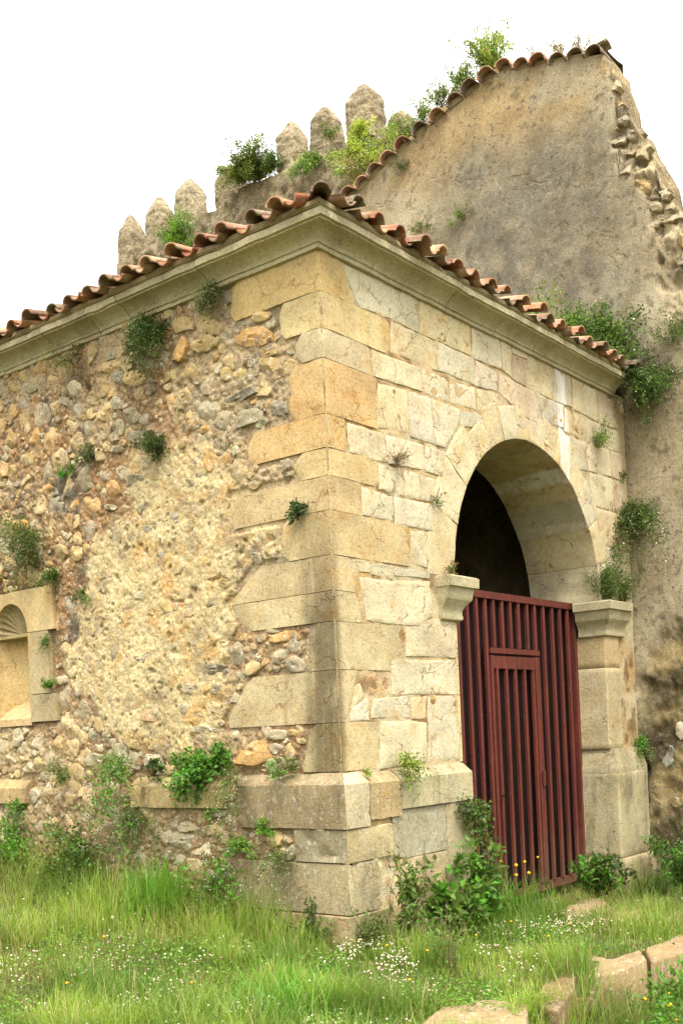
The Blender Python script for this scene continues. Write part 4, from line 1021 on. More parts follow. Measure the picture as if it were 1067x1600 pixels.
p = G((935, 72))[0]
o = put_tile(tile_mesh(0.13, 0.12, 0.75, 120, 0.03), (WX + 0.05, p[0] - 0.05, p[1] + 0.02), 0.0, -0.10, VER); o.location.x += 0.12; o.color = (*c8(150, 138, 104), 1)

# ================================================================== crenellated wall behind
CW = tag(empty('crenellated_wall', (9.0, 6, 0)), 'grey rough stone wall topped with pointed battlements, behind the tiled roof', 'wall', kind='thing')
KX, X0 = 0.062, 8.6
def on_c(px, back=0.0):
    r = ray(px); nrm = np.array([1, -KX, 0]); t = (np.array([X0 + back, 0, 0]) - CAM) @ nrm / (r @ nrm); q_ = CAM + r * t; return q_[1], q_[2]
CFm = Frame((X0, 0, 0), (KX, 1, 0), (-1, KX, 0))
tops = [on_c(p) for p in ((190, 440), (222, 392), (262, 366), (272, 360), (318, 334), (340, 326), (385, 288), (412, 282), (440, 266), (478, 246), (530, 222), (598, 214), (650, 200), (760, 160))]
tops = sorted(tops); ty = np.array([a[0] for a in tops]); tz = np.array([a[1] for a in tops])
yy = np.linspace(ty[0] - 2.0, ty[-1], 260); zt_ = np.interp(yy, ty, tz) + 0.05 * fbm(np.c_[yy, yy * 0, yy * 0], 2.5, 4, 3)
nr = 120; Yg = np.repeat(yy[:, None], nr, 1); Zg = 4.0 + (zt_[:, None] - 4.0) * np.linspace(0, 1, nr)[None, :]
q = np.stack([Yg.ravel(), Zg.ravel(), Yg.ravel() * 0], 1)
nn = 0.05 * fbm(q, 3, 5, 4) + 0.09 * fbm(q, 10, 6, 4)
def batcol(q):
    a = sst(-0.3, 0.3, fbm(q, 2.0, 7, 5))[:, None]; b = sst(0.05, 0.45, fbm(q, 6, 8, 5))[:, None]; d = sst(0.15, 0.5, fbm(q, 3.1, 9, 5))[:, None]
    c = c8(166, 156, 132) * (1 - a) + c8(196, 186, 158) * a; c = c * (1 - .45 * b) + c8(204, 184, 142) * .45 * b
    return c * (1 - .4 * d) + c8(110, 104, 90) * .4 * d
obj('wall_face', CFm.w(q[:, 0], q[:, 1], nn), grid_faces(260, nr, True), M['battlement'], CW, col=batcol(q))
mm = len(yy); sl_ = [CFm.w(yy, zt_, nn.reshape(260, nr)[:, -1])] + [CFm.w(yy, zt_ + 0.04 * fbm(np.c_[yy, yy * 0 + k, yy * 0], 4, 3, 3), np.full(mm, -0.7 * k / 4)) for k in range(1, 5)] + [CFm.w(yy, np.full(mm, 4.0), np.full(mm, -0.7))]
Tq = np.stack(sl_, 1).reshape(-1, 3); obj('wall_body', Tq, grid_faces(mm, 6), M['battlement'], CW, col=batcol(Tq))
box('wall_footing', (X0 + 0.45, 2.0, -0.8), (X0 + 0.75, float(yy[-1]), 4.2), M['inner'], CW)
MER = [(205, 428, 337, 33), (249, 372, 309, 33), (298, 340, 279, 37), (362, 312, 257, 42), (457, 258, 190, 37), (510, 228, 166, 39), (570, 208, 131, 54), (624, 212, 174, 38)]
for k, (cx_, yb, yt, wd) in enumerate(MER):
    y0_, _ = on_c((cx_ + wd / 2, (yb + yt) / 2), .34); y1_, _ = on_c((cx_ - wd / 2, (yb + yt) / 2), .34)
    _, zb = on_c((cx_, yb + 24), .34); _, zt2 = on_c((cx_, yt), .34); yc_ = (y0_ + y1_) / 2; hw = abs(y1_ - y0_) / 2 * 0.86; hd = 0.28
    NN, MM = 64, 44; th = np.linspace(0, 2 * math.pi, NN, endpoint=False); rows = []
    lean_ = RND.uniform(-.05, .05)
    for j in range(MM):
        t = j / (MM - 1)
        s = 1.0 - 0.16 * t if t < 0.66 else (0.894 * (1 - ((t - 0.66) / 0.34) ** 1.5 * 0.86))
        sx = np.sign(np.cos(th)) * np.abs(np.cos(th)) ** 0.45; sy = np.sign(np.sin(th)) * np.abs(np.sin(th)) ** 0.45
        rows.append(np.c_[yc_ + hw * s * sx + lean_ * t, np.full(NN, zb + (zt2 - zb) * t), -0.34 + hd * s * sy])
    lastr = rows[-1].copy(); lastr[:, 0] = lastr[:, 0].mean(); lastr[:, 2] = lastr[:, 2].mean(); lastr[:, 1] += 0.01; rows.append(lastr)
    A_ = np.array(rows); A_ = np.concatenate([A_, A_[:, :1]], 1); q = A_.reshape(-1, 3)
    dsp = 0.05 * fbm(q + k * 3.1, 3.4, 50 + k, 4) + 0.035 * fbm(q, 12, 60 + k, 3)
    dirv = np.c_[q[:, 0] - yc_, q[:, 1] * 0, q[:, 2] + 0.34]; dirv /= (np.linalg.norm(dirv, axis=1)[:, None] + 1e-6)
    q = q + dirv * dsp[:, None]
    ring = np.r_[np.arange(NN), 0]; A2 = q.reshape(A_.shape); A2[:, -1] = A2[:, 0]; q = A2.reshape(-1, 3)
    Vw = CFm.w(q[:, 0], q[:, 1], q[:, 2])
    obj('merlon', Vw, grid_faces(A_.shape[0], A_.shape[1], True), M['battlement'], CW, col=batcol(q))

#PLANTS
# ================================================================== steps and low retaining wall
ZF = Frame((0, 0, 0), (1, 0, 0), (0, 0, 1), (0, 1, 0))
def slab(pxs, z, label, color, th=0.14):
    uv = [on_z(p, z) for p in pxs]
    SEED[0] += 1
    V, Fc = stone_geo(ZF, uv, n0=z, depth=th, bevel=0.018, rough=0.014, step=0.03, wob=0.015, seed=SEED[0])
    o = obj('stone_slab', V, Fc, M['slab'], None, color, sharp=45)
    return tag(o, label, 'slab', 'flat stones along the path to the doorway')
SLC = c8(172, 150, 112)
slab([(640, 1612), (690, 1570), (770, 1561), (826, 1568), (822, 1606), (800, 1630), (690, 1650)], -0.02, 'pale flat stone slab at the bottom edge of the picture', SLC, 0.3)
slab([(832, 1566), (850, 1532), (878, 1514), (902, 1520), (896, 1545), (870, 1580)], -0.05, 'brown kerb slab between the bottom slab and the long slab', c8(150, 126, 90), 0.3)
slab([(872, 1508), (905, 1495), (974, 1497), (1000, 1484), (1010, 1500), (960, 1520), (905, 1528)], -0.06, 'long pale stone slab beside the white clover', SLC, 0.3)
slab([(1006, 1482), (1066, 1457), (1110, 1452), (1110, 1470), (1060, 1490), (1016, 1504)], -0.08, 'worn stone slab running to the right edge of the picture', c8(174, 150, 110), 0.3)
slab([(1024, 1432), (1070, 1420), (1110, 1424), (1080, 1444), (1034, 1450)], -0.13, 'narrow worn slab at the right edge beyond the long slab', c8(168, 146, 108), 0.25)
slab([(930, 1432), (965, 1422), (1014, 1420), (1022, 1438), (990, 1452), (942, 1452)], -0.13, 'small brown step stone beyond the long slab', c8(172, 150, 112), 0.25)
slab([(872, 1420), (910, 1406), (940, 1404), (960, 1418), (930, 1432), (886, 1436)], -0.14, 'low pale step stone nearest the red gate', c8(178, 156, 116), 0.2)
RW_ = tag(empty('retaining_wall', (0.7, -1.95, -0.45)), 'low brown rough stone edging wall under the slabs, bottom right', 'wall', kind='thing')
EF = Frame((0, -1.98, 0), (1, 0, 0), (0, -1, 0))
R5 = random.Random(3)
xx = -0.75
while xx < 3.2:
    wd = R5.uniform(0.22, 0.5); zt3 = float(ground_z(np.array([xx + wd / 2]), np.array([-1.5]))[0]) - 0.10
    for zz0, zz1 in ((zt3 - 0.46, zt3 - 0.2), (zt3 - 0.19, zt3)):
        pl = [(xx + 0.01, zz0), (xx + wd / 2, zz0 + R5.uniform(-.03, .03)), (xx + wd, zz0), (xx + wd + R5.uniform(-.03, .03), zz1), (xx + wd / 2, zz1 + R5.uniform(-.02, .03)), (xx, zz1)]
        stone('edging_stone', EF, pl, M['slab'], RW_, R5.choice([c8(150, 122, 84), c8(134, 108, 76), c8(168, 138, 96)]), n0=R5.uniform(-0.02, 0.03), depth=0.3, bevel=0.015, bulge=0.0, rough=0.03, step=0.04, wob=0.02)
    xx += wd + 0.01

# ================================================================== plants
UP = np.array([0, 0, 1.0])
def unit(v): return v / (np.linalg.norm(v, axis=-1, keepdims=True) + 1e-9)
def leaf_geo(P, D, Nn, l, w_, fold=0.25):
    D = unit(D); S = unit(np.cross(D, Nn)); Nn = unit(np.cross(S, D)); l = l[:, None]; w_ = w_[:, None]
    mid = P + D * l * 0.45
    V = np.stack([P, mid + S * w_ / 2 + Nn * w_ * fold, P + D * l + Nn * l * -0.08, mid - S * w_ / 2 + Nn * w_ * fold], 1).reshape(-1, 3)
    b = np.arange(len(P))[:, None] * 4
    return V, np.concatenate([b + [0, 1, 2], b + [0, 2, 3]], 0)
def tubes(lines, r0, r1, k=3):
    V, Fc, off = [], [], 0
    for ln in lines:
        ln = np.asarray(ln); n = len(ln); d = unit(np.gradient(ln, axis=0)); a = unit(np.cross(d, np.array([0.31, 0.83, 0.46]))); b = np.cross(d, a)
        for i in range(n):
            r = r0 + (r1 - r0) * i / (n - 1)
            for j in range(k):
                t = 2 * math.pi * j / k; V.append(ln[i] + (a[i] * math.cos(t) + b[i] * math.sin(t)) * r)
        for i in range(n - 1):
            for j in range(k): Fc.append((off + i * k + j, off + i * k + (j + 1) % k, off + (i + 1) * k + (j + 1) % k, off + (i + 1) * k + j))
        off += n * k
    return np.array(V), Fc
def ico():
    t = (1 + 5 ** .5) / 2; v = np.array([(-1, t, 0), (1, t, 0), (-1, -t, 0), (1, -t, 0), (0, -1, t), (0, 1, t), (0, -1, -t), (0, 1, -t), (t, 0, -1), (t, 0, 1), (-t, 0, -1), (-t, 0, 1)]) / math.hypot(1, t)
    f = np.array([(0, 11, 5), (0, 5, 1), (0, 1, 7), (0, 7, 10), (0, 10, 11), (1, 5, 9), (5, 11, 4), (11, 10, 2), (10, 7, 6), (7, 1, 8), (3, 9, 4), (3, 4, 2), (3, 2, 6), (3, 6, 8), (3, 8, 9), (4, 9, 5), (2, 4, 11), (6, 2, 10), (8, 6, 7), (9, 8, 1)])
    return v, f
IV, IF = ico()
def heads(P, r, cols, name, parent, mat=None, squash=0.85):
    n = len(P); V = (P[:, None, :] + IV[None] * r[:, None, None] * np.array([1, 1, squash])).reshape(-1, 3)
    Fc = (np.arange(n)[:, None, None] * 12 + IF[None]).reshape(-1, 3)
    return obj(name, V, Fc, mat or M['petal'], parent, col=np.repeat(cols, 12, 0))
DKG, MDG, LTG, YLG = c8(74, 92, 46), c8(100, 126, 56), c8(128, 160, 62), c8(170, 184, 84)
BRG, OLV, DRY = c8(96, 150, 50), c8(112, 116, 66), c8(150, 126, 84)
def plant(name, label, cat, root, out, H, n_st=8, n_lf=300, ll=0.03, lw=None, cols=(MDG, DKG), hang=0.0, spread=0.7, upw=0.5, clump=0.25, flower=None, nfl=0, fr_=0.008, group=None, t0=0.2, stem_r=0.003, dry=False, droopleaf=0.0):
    rs = np.random.default_rng(abs(hash(label)) % 1 + int(sum(ord(c) * (i + 1) for i, c in enumerate(label))) % 100000)
    root = np.array(root, float); out = unit(np.array(out, float)); H *= 1.32; n_lf = int(n_lf * 2.0); ll *= 1.12; lw = lw * 1.25 if lw else None; nfl = int(nfl * 1.5)
    e = empty(name, tuple(root)); tag(e, label, cat, group)
    lines = []; K = 7
    for k in range(n_st):
        d = unit(out * rs.uniform(0.35, 1.0) + UP * upw + spread * rs.normal(size=3)); d = d if d @ out > 0.05 else unit(d + out * (0.15 - d @ out))
        ln = H * rs.uniform(0.55, 1.0); t = np.linspace(0, 1, K)[:, None]
        side = unit(np.cross(d, rs.normal(size=3)))
        pts = root + d * ln * t + side * ln * 0.12 * np.sin(t * 3 + rs.uniform(0, 3)) - UP * hang * ln * t ** 2
        if abs(out[2]) < 0.5:           # keep clear of the wall
            dd = (pts - root) @ out; pts = pts + out * np.maximum(0.006 + 0.01 * t[:, 0] - dd, 0)[:, None]
        lines.append(pts)
    V, Fc = tubes(lines, stem_r, stem_r * 0.4)
    obj('stems', V, Fc, M['stem'] if dry else M['stem_green'], e)
    Lp = np.array(lines)
    if n_lf:
        # leaves gather in tufts along the stems, so the crown keeps gaps
        tn = max(4, n_lf // 14); tk = rs.integers(0, n_st, tn); tt_ = rs.uniform(t0, 1.0, tn)
        idx = tt_ * (K - 1); i0 = np.clip(idx.astype(int), 0, K - 2); fr2 = (idx - i0)[:, None]
        C0 = Lp[tk, i0] * (1 - fr2) + Lp[tk, i0 + 1] * fr2; T0 = unit(Lp[tk, i0 + 1] - Lp[tk, i0])
        ch = rs.integers(0, tn, n_lf)
        P = C0[ch] + rs.normal(size=(n_lf, 3)) * H * clump * 0.4
        if abs(out[2]) < 0.5:
            dd = (P - root) @ out; P = P + out * np.maximum(0.004 - dd, 0)[:, None]
        D = unit(T0[ch] * 0.6 + rs.normal(size=(n_lf, 3)) * 0.75 + out * 0.3 - UP * droopleaf)
        Nn = unit(UP * 0.7 + out * 0.5 + rs.normal(size=(n_lf, 3)) * 0.55)
        l = ll * rs.uniform(0.6, 1.25, n_lf); w_ = (lw or ll * 0.55) * rs.uniform(0.7, 1.2, n_lf)
        V, Fc = leaf_geo(P, D, Nn, l, w_)
        cc = np.array(cols)[rs.integers(0, len(cols), tn)][ch] * rs.uniform(0.75, 1.3, (n_lf, 1)) * (1 + rs.normal(size=(n_lf, 3)) * 0.05)
        obj('foliage', V, Fc, M['leaf'], e, col=np.repeat(np.clip(cc, 0, .8), 4, 0), smooth=False)
    if flower is not None and nfl:
        k = rs.integers(0, n_st, nfl); P = Lp[k, rs.integers(K - 3, K, nfl)] + rs.normal(size=(nfl, 3)) * H * clump * 0.45 + out * 0.012 + UP * 0.006
        tag(heads(P, fr_ * rs.uniform(0.7, 1.2, nfl), np.repeat(np.array([flower]), nfl, 0) * rs.uniform(0.85, 1.1, (nfl, 1)), 'flowers', e), kind='stuff')
    return e
def tuft(name, label, root, H, n_bl, cols, spread=0.35, w0=0.006, cat='grass', flower=None, nfl=0, fr_=0.012):
    rs = np.random.default_rng(sum(ord(c) * (i + 3) for i, c in enumerate(label)) % 100000)
    e = tag(empty(name, tuple(root)), label, cat)
    R0 = np.array(root) + np.c_[rs.normal(size=(n_bl, 2)) * spread * 0.35, np.zeros(n_bl)]
    a = rs.uniform(0, 2 * math.pi, n_bl); bend = rs.uniform(0.15, 0.9, n_bl); h = H * rs.uniform(0.45, 1.0, n_bl)
    V, Fc = blades(R0, a, h, bend, w0 * rs.uniform(0.7, 1.3, n_bl))
    cc = np.array(cols)[rs.integers(0, len(cols), n_bl)] * rs.uniform(0.8, 1.25, (n_bl, 1))
    obj('blades', V, Fc, M['grass'], e, col=np.repeat(cc, 7, 0), smooth=False)
    if nfl:
        P = np.array(root) + np.c_[rs.normal(size=(nfl, 2)) * spread * 0.45, H * rs.uniform(0.6, 1.02, nfl)]
        tag(heads(P, fr_ * rs.uniform(.7, 1.2, nfl), np.repeat(np.array([flower]), nfl, 0), 'flowers', e), kind='stuff')
        obj('stems', *tubes([np.array([[p[0], p[1], root[2]], [p[0] + .01, p[1], (p[2] + root[2]) / 2], p]) for p in P], 0.002, 0.0012), M['stem_green'], e)
    return e
def blades(R0, a, h, bend, w_):
    n = len(R0); D = np.c_[np.cos(a), np.sin(a), np.zeros(n)]; S = np.c_[-np.sin(a), np.cos(a), np.zeros(n)]
    V = np.zeros((n, 7, 3))
    for k, (t, ws) in enumerate(((0, 1.0), (0.4, 0.85), (0.75, 0.55))):
        c = R0 + D * (h * bend * t * t)[:, None] + UP * (h * (t - 0.35 * bend * t * t))[:, None]
        V[:, 2 * k] = c - S * (w_ * ws / 2)[:, None]; V[:, 2 * k + 1] = c + S * (w_ * ws / 2)[:, None]
    V[:, 6] = R0 + D * (h * bend)[:, None] + UP * (h * (1 - 0.35 * bend))[:, None]
    b = np.arange(n)[:, None] * 7
    Fc = np.concatenate([b + t for t in ([0, 1, 3], [0, 3, 2], [2, 3, 5], [2, 5, 4], [4, 5, 6])], 0)
    return V.reshape(-1, 7 * 3).reshape(-1, 3), Fc
WL = lambda px, n=0.01: (-n, *on_x(px))
def WR(px, n=0.01): x, z = on_y(px); return (x, -n, z)
def WG(px, n=0.01): y, z = on_x(px, WX - n); return (WX - n, y, z)
def WC(px, n=0.0): y, z = on_c(px); return tuple(CFm.w(y, z, n))
OL, OR_ = (-1, 0, 0), (0, -1, 0)
WPK, WHTF, PNKF, YELF = c8(240, 226, 226), c8(245, 242, 232), c8(214, 150, 176), c8(244, 196, 40)
S1 = dict(ll=0.022, spread=0.6)
# --- side wall
plant('wall_shrub', 'dark green bush hanging high on the rubble wall, below the cornice', 'plant', WL((243, 520)), OL, .30, 16, 1300, .03, .011, (DKG, c8(84, 104, 50)), hang=.85, spread=.5, clump=.26)
plant('wall_shrub', 'grey-green bush on the rubble wall beside the long ochre corner stone', 'plant', WL((342, 462)), OL, .21, 12, 520, .028, .008, (OLV, c8(96, 110, 70)), hang=.7, spread=.5)
plant('wall_shrub', 'light green sprig on the upper left rubble wall above dry twigs', 'plant', WL((116, 565)), OL, .20, 8, 170, .03, .010, (c8(122, 138, 74), OLV), spread=.6, upw=.6)
plant('dry_plant', 'dry grey twigs on the upper left rubble wall', 'plant', WL((142, 608)), OL, .34, 26, 60, .03, .006, (DRY,), spread=.35, upw=1.0, dry=True, stem_r=.002)
plant('dry_plant', 'dry brown twigs hanging between two bushes on the rubble wall', 'plant', WL((243, 600)), OL, .5, 22, 50, .03, .006, (DRY,), hang=1.3, spread=.3, upw=.0, dry=True, stem_r=.002)
plant('wall_shrub', 'round dark bush at the top of the cream rendered patch', 'plant', WL((247, 700)), OL, .19, 12, 650, .028, .010, (DKG, c8(80, 100, 50)), hang=.3, spread=.55)
plant('wall_shrub', 'small dull green bush left of the cream rendered patch', 'plant', WL((148, 718)), OL, .13, 10, 300, .024, .009, (OLV, DKG), hang=.1)
plant('fern', 'tiny bright green fern on the left of the rubble wall', 'plant', WL((107, 742)), OL, .11, 7, 60, .035, .014, (BRG,), upw=.7)
plant('wall_shrub', 'straggling green shrub growing above the shell niche', 'plant', WL((58, 890)), OL, .50, 15, 900, .032, .012, (MDG, DKG, OLV), spread=.45, upw=1.0, clump=.22)
plant('wall_shrub', 'small dark bush at the top corner of the shell niche', 'plant', WL((88, 905)), OL, .19, 9, 360, .026, .010, (DKG, MDG), hang=.5)
plant('wall_plant', 'thin green sprig right of the niche frame top', 'plant', WL((133, 930)), OL, .13, 5, 110, .024, .010, (DKG, MDG), hang=1.0)
plant('wall_plant', 'narrow green tuft in the joint beside the niche jamb', 'plant', WL((78, 1000)), OL, .15, 6, 120, .022, .010, (MDG,), hang=1.3)
plant('wall_plant', 'small green cushion at the foot of the niche jamb', 'plant', WL((83, 1072)), OL, .09, 8, 160, .02, .012, (MDG, BRG))
plant('wall_plant', 'dark green leafy cushion in a joint of the corner stones', 'plant', WL((472, 802), .02), OL, .11, 11, 240, .024, .016, (DKG, c8(70, 96, 52)), hang=.2, spread=.8)
plant('wall_plant', 'bright green leafy cushion growing on the plinth ledge', 'plant', WL((330, 1205), .05), OL, .27, 20, 950, .036, .028, (MDG, BRG, c8(86, 128, 50)), spread=.75, upw=.5, hang=.2, flower=WPK, nfl=10, fr_=.005)
plant('wall_plant', 'trailing plant with tiny white flowers between the plinth stones', 'plant', WL((384, 1208), .11), OL, .30, 10, 330, .02, .012, (MDG, OLV), hang=1.9, spread=.3, upw=.1, flower=WPK, nfl=38, fr_=.005)
plant('wall_plant', 'low flowering weed on the plinth ledge near the corner', 'plant', WL((455, 1204), .05), OL, .14, 12, 210, .02, .012, (MDG, BRG, OLV), spread=.9, upw=.3, flower=WPK, nfl=22, fr_=.005)
plant('wall_plant', 'bright trailing weed at the left end of the long plinth stone', 'plant', WL((206, 1190), .08), OL, .45, 12, 520, .028, .018, (BRG, MDG), hang=1.7, spread=.28, upw=.2, flower=WPK, nfl=16, fr_=.005)
plant('wall_plant', 'dull green weed on the broken plinth left of the trailing weed', 'plant', WL((116, 1215), .05), OL, .24, 9, 260, .026, .010, (OLV, MDG), spread=.5, upw=.7)
plant('wall_plant', 'small ivy patch behind the bright trailing weed', 'plant', WL((260, 1200), .05), OL, .12, 8, 120, .028, .02, (DKG, MDG), spread=.8)
plant('wall_plant', 'dark leafy curtain below the long plinth stone', 'plant', WL((232, 1270), .10), OL, .36, 14, 520, .024, .014, (DKG, MDG), hang=1.4, spread=.5, upw=.2, flower=WPK, nfl=22, fr_=.005)
plant('wall_plant', 'small light green tuft in the joint below the corner plinth stone', 'plant', WL((428, 1298), .09), OL, .12, 9, 190, .02, .012, (BRG, LTG))
plant('wall_plant', 'yellow-green hanging tuft left of the lowest corner blocks', 'plant', WL((390, 1318), .09), OL, .19, 9, 230, .024, .014, (LTG, BRG), hang=1.2, spread=.4)
plant('wall_plant', 'flowering weed trailing over the lower corner block', 'plant', WL((458, 1335), .10), OL, .23, 12, 260, .02, .012, (MDG, OLV), hang=.9, spread=.8, upw=.2, flower=WPK, nfl=30, fr_=.005)
plant('wall_plant', 'tiny green sprig under the middle plinth stone', 'plant', WL((346, 1268), .09), OL, .10, 6, 100, .02, .01, (LTG, MDG), hang=.6)
plant('wall_plant', 'small bright plant below the left plinth stone', 'plant', WL((40, 1262), .09), OL, .16, 7, 130, .026, .014, (BRG, MDG), hang=.5)
# --- arched front
plant('dry_plant', 'dried brown twig nest on the pale front wall', 'plant', WR((616, 722)), OR_, .15, 34, 90, .02, .006, (DRY, OLV), spread=.8, dry=True, stem_r=.0022)
plant('wall_plant', 'tiny green sprig beside the arch ring', 'plant', WR((680, 786)), OR_, .11, 9, 70, .024, .006, (MDG, OLV), spread=.8)
plant('wall_plant', 'small dry tuft on the left impost', 'plant', (1.55, -.07, 2.95), (0, -.3, 1), .10, 12, 130, .026, .006, (OLV, DRY), spread=.6)
plant('wall_plant', 'yellow-green succulent weed on the right plinth ledge', 'plant', WR((622, 1200), .06), OR_, .23, 12, 330, .022, .014, (YLG, LTG, OLV), spread=.6, hang=.6, upw=.5)
plant('wall_plant', 'tiny yellow-green tuft at the plinth corner', 'plant', WR((557, 1206), .06), OR_, .06, 6, 60, .016, .010, (YLG, LTG))
plant('ivy', 'dark ivy hanging beside the gate on the lower plinth', 'plant', WR((712, 1262), .10), OR_, .30, 12, 330, .032, .026, (DKG, MDG), hang=1.5, spread=.45, upw=.1)
plant('wall_plant', 'green sprig on the front wall right of the arch', 'plant', WR((930, 700)), OR_, .28, 10, 230, .034, .008, (MDG, LTG), spread=.4, upw=1.0)
plant('wall_shrub', 'grey-green shrub on the right impost next to the gate', 'plant', (4.80, -.02, 2.95), (-.3, -.4, 1), .36, 22, 900, .034, .011, (c8(106, 124, 72), OLV, MDG), spread=.5, upw=.7, clump=.2)
plant('wall_shrub', 'smaller grey-green shrub on the right impost by the church wall', 'plant', (5.14, -.06, 2.95), (0, -.5, 1), .32, 16, 560, .032, .010, (OLV, c8(106, 124, 72)), spread=.5, upw=.7, clump=.2)
# --- church wall and the corner with the roof
plant('roof_shrub', 'large green bush on the tiled roof against the gable wall', 'bush', (5.36, 0.30, 5.72), (-.55, -.30, .85), 0.80, 70, 3800, .048, .022, (MDG, c8(92, 120, 56), DKG), spread=.7, upw=.35, hang=.25, clump=.16, flower=WHTF, nfl=26, fr_=.010)
plant('roof_shrub', 'loose pale green sprays on the roof left of the large bush', 'plant', (4.6, 0.5, 5.8), (-.3, -.2, 1), .62, 16, 520, .04, .016, (LTG, MDG), spread=.6, upw=.8, clump=.2)
plant('wall_shrub', 'dark hanging bush at the right end of the cornice', 'bush', (5.30, -.22, 5.46), (-.5, -.8, 0), .30, 26, 800, .036, .016, (DKG, MDG), spread=.8, hang=.75, upw=.2, clump=.2)
plant('wall_shrub', 'bushy green plant on the church wall below the end of the eaves', 'plant', WG((1025, 600)), OL, .36, 18, 800, .034, .014, (DKG, MDG), hang=.4, spread=.7, flower=WHTF, nfl=14, fr_=.007)
plant('wall_shrub', 'olive green weed on the church wall at the right edge, above eaves level', 'plant', WG((1052, 530)), OL, .28, 12, 420, .036, .010, (OLV, MDG), spread=.6, upw=.6)
plant('wall_plant', 'small green sprig in the angle between arch front and church wall', 'plant', WG((968, 756)), OL, .20, 8, 170, .03, .012, (MDG, DKG), upw=.9, spread=.4)
plant('wall_shrub', 'big flowering tangle with reddish stems on the church wall beside the arch', 'bush', WG((988, 815)), OL, .62, 44, 2300, .042, .015, (MDG, DKG, OLV), hang=1.0, spread=.5, upw=.1, clump=.18, flower=WHTF, nfl=46, fr_=.010, dry=True)
plant('wall_plant', 'bright green trailing plant low on the church wall', 'plant', WG((1004, 1160)), OL, .26, 9, 300, .026, .016, (BRG, MDG), hang=1.2, spread=.35)
plant('wall_plant', 'small yellowish tuft in the middle of the gable plaster', 'plant', WG((726, 345)), OL, .20, 8, 150, .034, .010, (OLV, LTG), upw=.8, spread=.4)
plant('wall_plant', 'small weed on the gable plaster just above the tiles, left one', 'plant', WG((658, 362)), OL, .16, 7, 90, .034, .010, (OLV, MDG), spread=.5)
plant('wall_plant', 'dry weed on the gable plaster just above the tiles, right one', 'plant', WG((677, 392)), OL, .28, 10, 90, .036, .008, (OLV, DRY), upw=1.0, spread=.4)
plant('wall_plant', 'tiny dark tuft on the gable plaster below the verge tiles', 'plant', WG((628, 264)), OL, .14, 7, 100, .03, .010, (OLV, DKG))
GT_ = lambda px: (WX + .15, *on_x(px, WX + .15))
plant('roof_shrub', 'tall light green weeds with pink flowers on top of the gable', 'plant', GT_((764, 118)), (-.1, 0, 1), .48, 80, 1100, .07, .012, (LTG, c8(160, 176, 96), c8(140, 156, 80)), spread=.5, upw=.5, clump=.13, flower=PNKF, nfl=36, fr_=.013, t0=.1)
plant('roof_shrub', 'leafy weeds on the gable roof left of the tall ones', 'plant', GT_((722, 142)), (-.1, 0, 1), .34, 34, 480, .05, .014, (c8(140, 156, 80), LTG, OLV), spread=.6, clump=.2, flower=PNKF, nfl=14, fr_=.011)
for i, (px, h_, cl) in enumerate((((690, 168), .26, (OLV, c8(140, 156, 80))), ((664, 190), .32, (OLV, LTG, MDG)), ((640, 216), .30, (LTG, OLV)), ((612, 240), .34, (YLG, LTG)), ((584, 266), .36, (YLG, OLV)), ((560, 288), .30, (OLV, DRY)))):
    plant('roof_plant', ['green weed on the gable slope nearest the leafy weeds', 'bushy weed halfway up the left gable slope', 'low pale weed halfway down the left gable slope', 'yellow-green weed on the gable slope near the last battlement', 'yellowish weed low on the left gable slope', 'dry olive weed at the lowest visible end of the gable slope'][i], 'plant', GT_(px), (-.2, 0, 1), h_ * 1.1, 26, 380, .044, .012, cl, spread=.8, clump=.2, flower=PNKF if i < 2 else WHTF, nfl=10, fr_=.010)
for i, px in enumerate(((838, 98), (872, 92), (905, 84))):
    plant('roof_plant', ['low dry moss and weed on the short right gable slope, left one', 'low dry weed on the short right gable slope, middle one', 'thin dry grass stems near the broken end of the gable roof'][i], 'plant', GT_(px), (-.1, 0, 1), .20, 18, 200, .036, .008, (OLV, DRY, c8(140, 132, 70)), spread=.7, clump=.25, dry=True, stem_r=.002)
# --- battlements
plant('wall_shrub', 'round dense shrub growing out of the battlements', 'bush', WC((396, 282), .05), (-.5, -.1, .8), .62, 60, 4200, .055, .020, (c8(94, 110, 52), DKG, c8(150, 156, 78)), spread=.75, upw=.3, clump=.16)
plant('wall_shrub', 'small dark shrub right of the round battlement shrub', 'plant', WC((430, 266), .03), (-.6, 0, .6), .30, 12, 380, .05, .018, (DKG, MDG), spread=.6)
plant('wall_shrub', 'light green shrub at the foot of the battlements above the tiles', 'bush', WC((300, 392), .25), (-.5, -.1, .8), .55, 26, 1100, .055, .022, (MDG, LTG, BRG), spread=.7, clump=.16)
plant('ivy', 'ivy streak on the wall between the battlements', 'plant', WC((492, 252), .06), (-1, 0, 0), .42, 10, 300, .05, .03, (MDG, LTG), hang=1.2, spread=.4)
plant('wall_shrub', 'yellow-green shrub on the largest battlement', 'plant', WC((572, 210), .05), (-.8, 0, .3), .26, 16, 460, .06, .022, (YLG, c8(186, 192, 96)), spread=.6, hang=.3)
plant('wall_shrub', 'yellow-green creeper on the wall below the largest battlement', 'bush', WC((566, 256), .08), (-.8, 0, .3), .56, 26, 800, .06, .024, (YLG, LTG, c8(186, 192, 96)), spread=.7, hang=.5, clump=.18, flower=WHTF, nfl=20, fr_=.012)
plant('wall_plant', 'small green tuft at the foot of the sixth battlement', 'plant', WC((518, 222), .04), (-.6, 0, .6), .3, 10, 200, .05, .014, (MDG, OLV), spread=.6)
plant('wall_shrub', 'grey-green bush behind the broken wall at the right edge', 'bush', (WX + .9, -1.30, 7.9), (-.3, -.2, 1), .62, 22, 700, .05, .018, (OLV, DKG), spread=.7, clump=.18)
